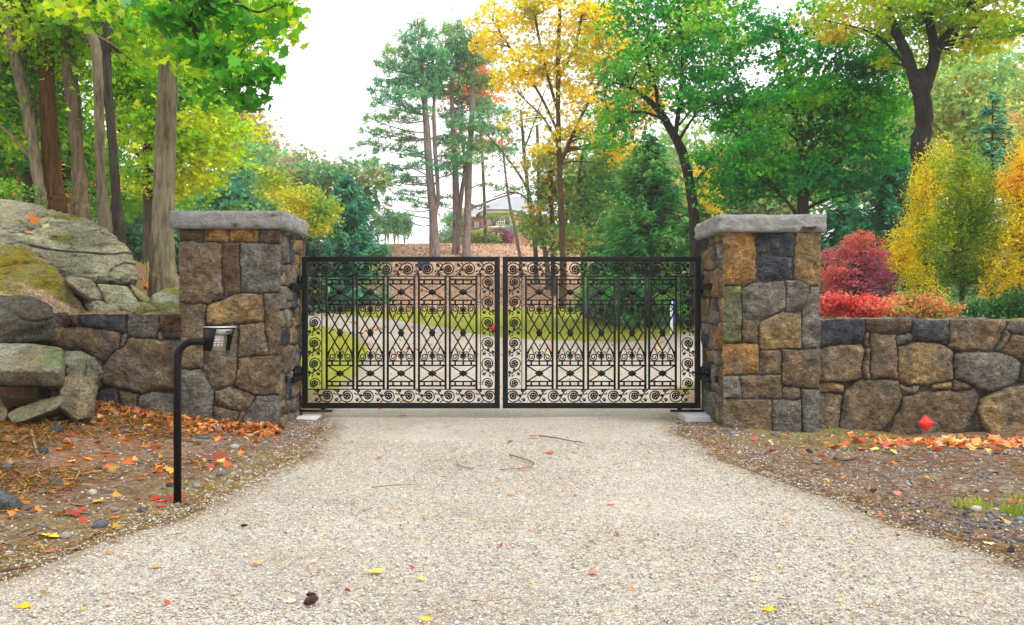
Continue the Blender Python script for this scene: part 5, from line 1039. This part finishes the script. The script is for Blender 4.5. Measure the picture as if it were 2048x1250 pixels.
# orange band under the left wall and pillar
mb = MB(); x = rng.uniform(-4.9, -2.45, 800); yb = np.interp(x, [-4.9, -3.6, -2.4], [10.3, 10.2, 10.25]); y = yb - np.abs(rng.normal(size=800)) * .40 + .1
k = (y < 10.5); scatter(mb, x[k], y[k], .07, ['#a0602c', '#b8742c', '#c89050', '#8c4c28', '#b88438', '#6c4428', '#c0682c'], tilt=.5, lift=.03)
x, y = ugen(260, -5.5, -2.3, 5, 10.2); k = (x < dl(y) - .02) & (rng.random(260) < sm(4.8, 9, y) * .8 + .2); scatter(mb, x[k], y[k], .075, DC, tilt=.5)
x, y = ugen(60, -5.5, -2.3, 5, 8.5); k = x < dl(y); scatter(mb, x[k], y[k], .09, ['#a8502c', '#c08034', '#c8a03c', '#903c2c'], tilt=.5)
tag(mb.build('fallen_leaves', M['dry'], None, (-3.5, 9, 0)), 'drift of orange fallen leaves along the foot of the left pillar and wall', 'fallen leaves', None, 'stuff')
mb = MB(); x = rng.normal(size=420) * .75 + 4.9; y = 9.55 + rng.normal(size=420) * .28; k = (y < 10.45) & (x > 3.2); scatter(mb, x[k], y[k], .085, ['#e08c3c', '#d86c2c', '#f0b060', '#c8442c', '#e8c070', '#b4602c', '#d8a088'], tilt=.5, lift=.02)
x, y = ugen(300, 2.4, 7, 4.5, 10.3); k = (x > dr(y)) & (rng.random(300) < .25 + .6 * sm(7, 10, y)); scatter(mb, x[k], y[k], .06, DC + ['#e0b088', '#d87c6c'], tilt=.5)
tag(mb.build('fallen_leaves', M['dry'], None, (5, 9, 0)), 'scattered red and orange leaves in front of the low wall with the red reflector', 'fallen leaves', None, 'stuff')
mb = MB(); x, y = ugen(230, -2.6, 2.9, 3.9, 11.2); scatter(mb, x, y, .028, ['#c87c3c', '#d8a04c', '#a85c3c', '#e0b868', '#b8503c', '#8c5c4c'], tpl='oval', tilt=.5, lift=.006)
x, y = ugen(260, -3, 6, 12, 24); scatter(mb, x, y, .06, ['#d88c3c', '#c8502c', '#e0b050', '#e09838'], tilt=.5)
x, y = ugen(650, -8, 9, 20, 36); scatter(mb, x, y, .10, ['#e08c3c', '#d86c2c', '#e8b050', '#c8702c'], tilt=.5)
tag(mb.build('leaf_scraps', M['dry'], None, (0, 8, 0)), 'tiny leaf scraps dotted over the gravel and lawn', 'leaf scraps', None, 'stuff')
# leaves behind on the slope and boulders
mb = MB(); x, y = ugen(900, -9, -3.6, 11.1, 16); scatter(mb, x, y, .09, ['#d8742c', '#e89c3c', '#c8642c', '#e8c050', '#a8702c'], tilt=.5, lift=.03)
tag(mb.build('fallen_leaves', M['dry'], None, (-5, 13, 1)), 'orange leaves on the rocky slope under the left trunks', 'fallen leaves', None, 'stuff')
# pine needles
mb = MB()
def needles(x, y, L, pal):
    n = len(x); z = gz(x, y) + rng.uniform(.002, .03, n); a = rng.uniform(0, 6.28, n); A = np.column_stack([np.cos(a), np.sin(a), rng.normal(size=n) * .18]); nn = np.tile([0, 0, 1.], (n, 1)) + rng.normal(size=(n, 3)) * .4
    cs = np.array([lin(c) for c in pal])[rng.integers(0, len(pal), n)] * np.exp(rng.normal(size=(n, 1)) * .25); TP['pn'] = np.array([(-.010, -.5, 0), (.010, -.5, 0), (.012, 0, .04), (.008, .5, 0), (-.008, .5, 0), (-.012, 0, .04)])
    leaves(mb, np.column_stack([x, y, z]), nn, L * np.exp(rng.normal(size=n) * .2), cs, 'pn', A)
NP = ['#a87434', '#c08c40', '#8c6434', '#745434', '#c8a050', '#8c8038']
x, y = ugen(26000, -6.2, -2.2, 4.6, 10.4); w_ = sm(2.3, 4.2, -x) * sm(5.2, 8.2, y) * 1.0 + .10; cl = fbm(np.column_stack([x * 1.4, y * 1.4, 0 * x]), 3, 31); k = (x < dl(y)) & (rng.random(26000) < w_ * sm(-.5, .35, cl)); needles(x[k], y[k], .15, NP)
x, y = ugen(5000, 2.2, 7, 4.5, 10.4); cl = fbm(np.column_stack([x * 1.8, y * 1.8, 0 * x]), 3, 33); k = (x > dr(y) - .05) & (cl > -.05) ; needles(x[k], y[k], .10, NP)
x, y = ugen(1600, -2.6, 3, 3.9, 10.5); cl = fbm(np.column_stack([x * 1.5, y * 1.5, 0 * x]), 3, 35); k = cl > .15; needles(x[k], y[k], .07, ['#c8a050', '#b88c44', '#a87c48'])
yy_ = rng.uniform(4, 10.5, 2600); side = rng.random(2600) < .5; x = np.where(side, dl(yy_), dr(yy_)) + rng.normal(size=2600) * .14; needles(x, yy_, .08, NP)
tag(mb.build('pine_needles', M['dry'], None, (-4, 8, 0)), 'mat of rusty pine needles on the soil beside the drive', 'pine needles', None, 'stuff')
# pebbles
ico = bmesh.new(); bmesh.ops.create_icosphere(ico, subdivisions=1, radius=1); ico.verts.ensure_lookup_table(); IV = np.array([v.co[:] for v in ico.verts]); IF = np.array([[v.index for v in f.verts] for f in ico.faces]); ico.free()
def pebbles(mb, x, y, r, pal, sink=.3):
    n = len(x); z = gz(x, y); K = len(IV); s = r[:, None, None] * np.exp(rng.normal(size=(n, 1, 3)) * .25) * np.array([1, 1, .62]); a = rng.uniform(0, 6.28, n); c, q = np.cos(a), np.sin(a)
    v = IV[None] * (1 + rng.normal(size=(n, K, 1)) * .13) * s; vx = v[..., 0] * c[:, None] - v[..., 1] * q[:, None]; vy = v[..., 0] * q[:, None] + v[..., 1] * c[:, None]
    P = np.stack([vx + x[:, None], vy + y[:, None], v[..., 2] + (z + r * .62 * (1 - 2 * sink))[:, None]], -1)
    f = IF[None] + (np.arange(n) * K)[:, None, None]; cs = np.array([lin(c_) for c_ in pal])[rng.integers(0, len(pal), n)] * np.exp(rng.normal(size=(n, 1)) * .15)
    mb.add(P.reshape(-1, 3), f.reshape(-1, 3), np.repeat(np.clip(cs, .01, .95), K, 0))
GP = ['#b8b0a2', '#a89e8c', '#cbc3b4', '#9a968e', '#94949a', '#c6bba4', '#b29c78', '#d2cec4', '#8c8c90', '#aca08e']
mb = MB(); n = 30000; y = 3.9 + (rng.random(n) ** 1.7) * 5.5; x = dl(y) + rng.random(n) * (dr(y) - dl(y)); pebbles(mb, x, y, rng.uniform(.0035, .0075, n), GP)
n = 5000; y = rng.uniform(4, 11.2, n); s_ = rng.random(n) < .5; x = np.where(s_, dl(y) - np.abs(rng.normal(size=n)) * .25 + .08, dr(y) + np.abs(rng.normal(size=n)) * .3 - .08); pebbles(mb, x, y, rng.uniform(.004, .009, n), GP)
tag(mb.build('loose_gravel', M['debris'], None, (0, 6, 0)), 'loose pale pebbles lying over the drive and its edges', 'gravel', None, 'stuff')
SPb = ['#6c6e74', '#56585e', '#8c8880', '#a8a294', '#7c6c5c', '#4c4e54', '#bcb4a4']
mb = MB(); x, y = ugen(7000, 2.2, 7.2, 4.2, 10.4); k = x > dr(y); pebbles(mb, x[k], y[k], rng.uniform(.005, .014, k.sum()) , SPb)
x, y = ugen(3500, -5.5, -2.1, 4.6, 10.3); k = x < dl(y); pebbles(mb, x[k], y[k], rng.uniform(.005, .014, k.sum()), SPb)
x, y = ugen(90, 2.2, 7.2, 4.4, 10.2); k = x > dr(y); pebbles(mb, x[k], y[k], rng.uniform(.018, .04, k.sum()), SPb[:4])
x, y = ugen(80, -5.5, -2.1, 4.6, 10.); k = x < dl(y); pebbles(mb, x[k], y[k], rng.uniform(.018, .045, k.sum()), SPb[:5])
n = 260; x = rng.normal(size=n) * .4 + 3.2; y = rng.normal(size=n) * .4 + 5.8; k = x > dr(y) + .05; pebbles(mb, x[k], y[k], rng.uniform(.012, .022, k.sum()), ['#5c606a', '#6c7078', '#484a52'])
tag(mb.build('soil_pebbles', M['debris'], None, (4, 7, 0)), 'small grey stones strewn over the bare soil on both sides', 'pebbles', None, 'stuff')
# woodchips on the bank
mb = MB(); n = 14000; x = rng.uniform(-6, 9, n); y = rng.uniform(36, 52, n); scatter(mb, x, y, .16, ['#b08c70', '#d0b090', '#98745c', '#e0c8ac', '#846450', '#c49c7c'], tpl='slim', tilt=.5, lift=.03)
tag(mb.build('wood_chips', M['dry'], None, (0, 44, 3)), 'tan wood chips covering the bank behind the gates', 'wood chips', None, 'stuff')
# grass
def tuft(label, px, py, r, n, h, pal, name='grass_tuft'):
    Y0 = EYE * F / (py - VY); c = W(px, py, Y0); mb = MB(); q_ = rng.uniform(0, 6.283, n); w_ = rng.random(n) ** .7 * r * 1.7; x = c[0] + w_ * np.cos(q_); y = c[1] + w_ * np.sin(q_); z = T(x, y)
    A = rng.normal(size=(n, 3)) * .4 + np.array([0, 0, 1]); A /= np.linalg.norm(A, axis=1)[:, None]; TP['blade'] = np.array([(-.035, 0, 0), (.035, 0, 0), (.02, .6, .08), (0, 1, .2), (-.02, .6, .08)])
    nn = np.cross(A, rng.normal(size=(n, 3))); P = np.column_stack([x, y, z]); leaves(mb, P, nn, h * np.exp(rng.normal(size=n) * .3), leafcols(P, pal, 5, 6, .2, .7), 'blade', A)
    tag(mb.build(name, M['leaf'], None, (c[0], c[1], 0)), label, 'grass tuft', None)
TG = ['#5c8420', '#84a42c', '#a8b43c', '#c8c04c']
tuft('larger straggly grass tuft on the bare soil at the right', 1945, 1015, .075, 300, .05, TG)
tuft('bright green grass tuft nearest the picture edge on the right soil', 2030, 1028, .05, 320, .055, TG[:3])
tuft('thin grass tuft above the brightest one, by the red leaf', 2030, 985, .06, 120, .04, TG)
mb = MB(); n = 26000; y = rng.uniform(14, 36, n); x = np.where(rng.random(n) < .3, -2.6 - rng.random(n) * 6, .3 + rng.random(n) * 9); k = ((x < dl(y) - .05) | (x > dr(y) + .05)); x, y = x[k], y[k]; n = len(x)
A = rng.normal(size=(n, 3)) * .35 + np.array([0, 0, 1]); P = np.column_stack([x, y, T(x, y)]); leaves(mb, P, np.cross(A, rng.normal(size=(n, 3))), .10 * np.exp(rng.normal(size=n) * .3), leafcols(P, ['#6c8c18', '#90a820', '#b4bc2c', '#ccc83c'], 6, .7, .2), 'blade', A)
tag(mb.build('lawn_grass', M['leaf'], None, (0, 25, .5)), 'short yellow-green grass beyond the gates', 'grass', None, 'stuff')
# single leaves, cones, sticks that stand out
def leafthing(label, px, py, size, col, rot=0., curl=.25, name='fallen_leaf'):
    Y0 = EYE * F / (py - VY); c = W(px, py, Y0); c[2] = float(gz(c[0:1], c[1:2])[0]) + size * .07
    bm = bmesh.new(); t = TP['maple']; vs = []
    ctr = bm.verts.new((0, 0, 0)); ring = [bm.verts.new((q[0], q[1], curl * (q[0] ** 2 * 1.2 + .5 * q[1] ** 2) + .05 * math.sin(7 * q[0] + 5 * q[1]))) for q in t]
    for i in range(len(ring)): bm.faces.new((ctr, ring[i], ring[(i + 1) % len(ring)]))
    bmesh.ops.subdivide_edges(bm, edges=bm.edges[:], cuts=1)
    a = math.radians(rot); ca, sa = math.cos(a), math.sin(a)
    for v in bm.verts:
        x, y, z = v.co * size; v.co = (c[0] + x * ca - y * sa, c[1] + x * sa + y * ca, c[2] + z + .25 * size * 0)
    mb = MB(); base = lin(col); k = len(bm.verts); cc_ = base * np.exp(rng.normal(size=(k, 1)) * .18); bm_into(mb, bm, np.clip(cc_, .01, .95))
    st = MB(); o = mb.build(name, M['dry'], None, tuple(c)); tag(o, label, 'leaf')
    return o
for a in [('golden-yellow maple leaf nearest the camera at the left edge', 47, 1219, .105, '#f0b01c', 20), ('large pale yellow leaf left of the picture centre on the gravel', 748, 1150, .11, '#f0c860', 70), ('small pale yellow leaf right of the large pale one', 842, 1162, .065, '#f4d468', 10),
          ('pink and dark red curled leaf on the gravel in front of the right gate leaf', 1184, 1151, .075, '#d8786c', 40), ('yellow leaf nearest the bottom edge, right of centre', 1538, 1227, .09, '#ecb828', 100), ('yellow leaf cut by the bottom edge, below the middle of the drive', 850, 1245, .08, '#ecb83c', 30),
          ('tan and orange leaf on the gravel right of the two bark chips', 513, 1131, .08, '#e0a068', 60), ('olive-tan leaf left of the bark chips', 312, 1138, .08, '#c8a04c', 200), ('cream leaf beside the pine cone', 580, 1208, .075, '#f0e4b0', 20),
          ('crimson leaf just in front of the left gate leaf', 804, 835, .12, '#b81c34', 50), ('red-brown leaf cluster left of the thin branch on the drive', 1066, 876, .13, '#c05c2c', 20), ('orange-brown curled leaf under the thin branch', 1098, 909, .12, '#c86c28', 75),
          ('dark brown leaf left of the red-brown cluster', 1020, 886, .10, '#7c3424', 10), ('pink leaf lying by the curved twig', 1045, 942, .09, '#e88c80', 10), ('solitary orange leaf in the middle of the drive', 1022, 995, .075, '#d87418', 30),
          ('pink-red leaf in the middle right of the drive', 1221, 1014, .07, '#cc5c5c', 10), ('pale green leaf on the gravel right of the middle', 1480, 1070, .06, '#c8dcb0', 20), ('small bright yellow leaf right of the middle', 1558, 1138, .04, '#f0c41c', 20),
          ('rust leaf on the gravel, left of the twig', 758, 918, .08, '#a8502c', 0), ('salmon leaf right of the orange-brown curled one', 1178, 915, .09, '#e09070', 0), ('bright red leaf under the low wall with the red reflector', 1718, 877, .12, '#dc2814', 20),
          ('cream leaf at the edge of the drive near the right border', 1975, 1088, .08, '#f0e4a0', 20), ('red leaf lying by the thin grass tuft', 2027, 996, .09, '#d83c14', 80), ('yellow leaf beside the red leaf at the grass tuft', 2046, 988, .08, '#f0bc1c', 20),
          ('pink leaf cluster at the base of the keypad post', 322, 1002, .09, '#d85c60', 20), ('long red-pink leaf below the keypad post leaf cluster', 318, 1013, .10, '#b83438', 70), ('coral leaf on the soil edge at the lower left', 104, 1104, .09, '#e88060', 30), ('orange leaf with a pebble at the lower left of the drive', 218, 1109, .06, '#d88c1c', 30),
          ('yellow leaf on the pine needles at the left', 138, 976, .09, '#e8ac1c', 10), ('orange upright leaf on the pine needles', 118, 930, .10, '#e87c2c', 50), ('tan leaf right of the orange upright leaf', 142, 943, .10, '#d8a058', 120), ('red leaf beside the grey stone pair', 88, 976, .10, '#c83c3c', 160)]:
    leafthing(a[0], a[1], a[2], a[3] * .85, *a[4:])
from mathutils.bvhtree import BVHTree
_b = bpy.data.objects['boulder']; BV = BVHTree.FromPolygons([v.co + _b.location for v in _b.data.vertices], [tuple(p.vertices) for p in _b.data.polygons])
for a in [('orange oak leaf resting on the big boulder', 64, 442, '#d87818', 13.0, .17), ('tan oak leaf below the orange one on the big boulder', 56, 468, '#e09c2c', 12.5, .12), ('small cream leaf on the big boulder', 92, 453, '#d8d09c', 12.6, .10)]:
    c = W(a[1], a[2], a[4]); 
    lb, px, py, col, Y0, sz = a; hit = BV.ray_cast(Vector((0, 0, EYE)), (Vector(c) - Vector((0, 0, EYE))).normalized()); m_ = MB(); nv = np.array([[0.2, -.75, .6]])
    if hit[0] is not None: nv = np.array([hit[1]]); nv = nv if nv[0, 2] > 0 else -nv; c = np.array(hit[0]) + nv[0] * .02
    leaves(m_, c[None], nv, sz * 1.2, lin(col)[None], 'maple'); DROPS = globals().setdefault('DROPS', []); o = m_.build('fallen_leaf', M['dry'], None, tuple(c)); tag(o, lb, 'leaf'); DROPS.append(o)
def cone(label, px, py, L, rot):
    Y0 = EYE * F / (py - VY); c = W(px, py, Y0); c[2] = float(gz(c[0:1], c[1:2])[0]); mb = MB(); a = math.radians(rot); ax = np.array([math.cos(a), math.sin(a), 0]); sd = np.array([-ax[1], ax[0], 0]); up_ = np.array([0, 0, 1.]); R0 = L * .27; cc_ = c + up_ * R0
    n = 90
    for k in range(n):
        f = (k + .5) / n; th = k * 2.39996; rad = R0 * math.sin(math.pi * min(1, .12 + f * .88)) ** .6 * (1 - .25 * f); o_ = sd * math.cos(th) + up_ * math.sin(th); p0 = cc_ + ax * L * (f - .5) + o_ * rad * .55; tip = cc_ + ax * L * (f - .5 + .06) + o_ * rad
        s2 = np.cross(o_, ax); w_ = L * .055; mb.add([p0 - s2 * w_ * .5, p0 + s2 * w_ * .5, tip + s2 * w_, tip + ax * w_ * .9, tip - s2 * w_, (p0 + tip) / 2 - ax * w_ * .8], [[0, 1, 2, 3, 4], [0, 4, 5], [1, 5, 2], [5, 4, 3, 2]], lin('#4a3030') * (.7 + .6 * rng.random()))
    tube(mb, [cc_ - ax * L * .48, cc_ - ax * .2 * L, cc_ + ax * L * .25, cc_ + ax * L * .48], [R0 * .3, R0 * .62, R0 * .55, R0 * .1], 8, lin('#2c1c1c'))
    tag(mb.build('pine_cone', M['debris'], None, tuple(c)), label, 'pine cone')
cone('larger dark pine cone on the gravel at the bottom', 622, 1216, .085, 60); cone('small pine cone just above the larger one', 622, 1199, .045, 10)
cone('tiny dark cone on the left part of the gravel', 488, 1058, .04, 20)
def stick(name, label, pts, r, col, cat='twig', lift=.012):
    P = []
    for px, py in pts:
        Y0 = EYE * F / (py - VY); c = W(px, py, Y0); c[2] = float(gz(c[0:1], c[1:2])[0]) + lift; P.append(c)
    P = cat_rom(P, 4 * len(P)); mb = MB(); tube(mb, P, np.linspace(r, r * .5, len(P)), 6, lin(col)); tag(mb.build(name, M['debris'], None, tuple(P[0])), label, cat)
stick('twig', 'long thin twig on the drive in front of the gap between the gates', [(1078,876),(1110,880),(1140,886),(1166,890)], .008, '#6c5c4c')
stick('twig', 'curved grey twig lying on the drive', [(914,928),(920,936),(938,941),(950,940)], .010, '#8c8c88')
stick('twig', 'bent brown twig right of the curved grey one', [(1018,914),(1045,922),(1068,932),(1050,941),(1000,945)], .007, '#7c6a50')
stick('twig', 'faint thin twig left on the drive', [(744,981),(780,977),(830,975)], .006, '#8c7c5c')
stick('stick', 'short thick stick on the soil near the right pillar', [(1668,912),(1690,913),(1714,909)], .022, '#6c5848', 'stick', .02)
stick('stick', 'upper of two short sticks on the soil left of the keypad post', [(143,1017),(162,1018),(182,1016)], .008, '#8c6c4c', 'stick')
stick('stick', 'lower of two short sticks on the soil left of the keypad post', [(143,1026),(158,1029),(176,1029)], .012, '#7c6048', 'stick')
stick('stick', 'long dark stick at the soil edge in the lower left corner', [(-6,1152),(30,1146),(60,1141)], .010, '#5c4438', 'stick')
stick('stick', 'short leaning stick on the needles by the boulders', [(62,917),(70,930),(76,945)], .014, '#8c7054', 'stick', .03)
def rockthing(label, px, py, w, h, col, seed):
    Y0 = EYE * F / (py - VY); c = W(px, py, Y0); c[2] = float(gz(c[0:1], c[1:2])[0]); r = np.random.default_rng(seed); sx = w * Y0 / F / 2; sz = h * Y0 / F
    P = [c + np.array([sx * math.cos(a) * r.uniform(.7, 1.1), sx * .8 * math.sin(a), z * sz]) for a in np.linspace(0, 6.28, 7)[:-1] for z in (-.25, r.uniform(.3, .7))] + [c + np.array([r.uniform(-.3, .3) * sx, 0, sz])]
    P = [tuple(q) + (0,) for q in P]; boulder('stone', label, P, seed, (col, col, '#888880', 3), 4, 12, .004, cat='stone', fine=.002)
rockthing('pale pinkish stone on the edge of the drive at the lower left', 152, 1093, 30, 24, '#b0987c', 301); rockthing('grey rounded stone among leaves left of the keypad post', 110, 976, 32, 20, '#6c6a6c', 303)
rockthing('dark bluish stone on the soil by the lower left sticks', 60, 1026, 26, 10, '#4c5460', 305); rockthing('dark round stone near the right border by the cream leaf', 2022, 1104, 18, 16, '#4a4c56', 307)
rockthing('dark flat stone on the soil in front of the right pillar', 1617, 894, 18, 10, '#4c4e56', 309); rockthing('small pale stone at the foot of the right pillar', 1555, 868, 12, 8, '#98988c', 311)
rockthing('dark grey stone buried in the needles, left of the post', 112, 912, 34, 22, '#5c5c5c', 313); rockthing('slate-coloured stone in the needles below the boulders', 84, 936, 28, 18, '#5c6468', 315)
rockthing('grey flat stone beside the keypad post foot', 284, 1020, 22, 12, '#7c8084', 317); rockthing('black stone just left of the keypad post foot', 341, 981, 20, 10, '#3c3c40', 319)
# ---------- air ----------
mb = MB(); box(mb, (-90, -15, -2), (90, 110, 40)); HAZE = .0009
m, nt, out = newmat('haze_air'); v = N(nt, 'ShaderNodeVolumePrincipled', Density=HAZE, Anisotropy=.2); v.inputs['Color'].default_value = (.93, .96, 1, 1); nt.links.new(v.outputs[0], out.inputs['Volume'])
if USE_HAZE: tag(mb.build('haze', m), 'pale autumn haze in the air over the grounds', 'haze', None, 'stuff')
# ---------- camera, light ----------
cam = bpy.data.cameras.new('camera'); co = bpy.data.objects.new('camera', cam); COL.objects.link(co); co.location = (0, 0, EYE); co.rotation_euler = (math.pi / 2, 0, 0)
cam.lens = 36 * F / 2048; cam.sensor_width = 36; cam.shift_x = (1024 - VX) / 2048; cam.shift_y = (VY - 625) / 2048; cam.clip_end = 3000; cam.clip_start = .05; SC.camera = co
el, az = math.radians(52), math.radians(125)
w = bpy.data.worlds.new('World'); SC.world = w; w.use_nodes = True; nt = w.node_tree; nt.nodes.clear()
sk = N(nt, 'ShaderNodeTexSky', sky_type='NISHITA', sun_disc=False, sun_elevation=el, sun_rotation=az, air_density=1.5, dust_density=6., ozone_density=1.)
hs = N(nt, 'ShaderNodeHueSaturation', Saturation=.12, Value=1.); nt.links.new(sk.outputs[0], hs.inputs['Color'])
ov_ = mix(nt, .75, hs.outputs[0], (SKY, SKY * 1.0, SKY * 1.02)); bg = N(nt, 'ShaderNodeBackground', Strength=.1); nt.links.new(ov_, bg.inputs[0]); wo = N(nt, 'ShaderNodeOutputWorld'); nt.links.new(bg.outputs[0], wo.inputs[0])
sun = bpy.data.lights.new('sun', 'SUN'); so = bpy.data.objects.new('sun', sun); COL.objects.link(so); sun.energy = 1.4; sun.angle = math.radians(18); sun.color = (1, .96, .9)
d_ = Vector((math.sin(az) * math.cos(el), math.cos(az) * math.cos(el), math.sin(el))); so.rotation_euler = d_.to_track_quat('Z', 'Y').to_euler(); so.location = d_ * 30
SC.view_settings.view_transform = 'Standard'; SC.view_settings.look = 'None'; SC.view_settings.exposure = EXPO; SC.view_settings.gamma = 1
SC.cycles.max_bounces = 6; SC.cycles.diffuse_bounces = 3; SC.cycles.transmission_bounces = 3; SC.cycles.volume_bounces = 1; SC.cycles.use_denoising = True
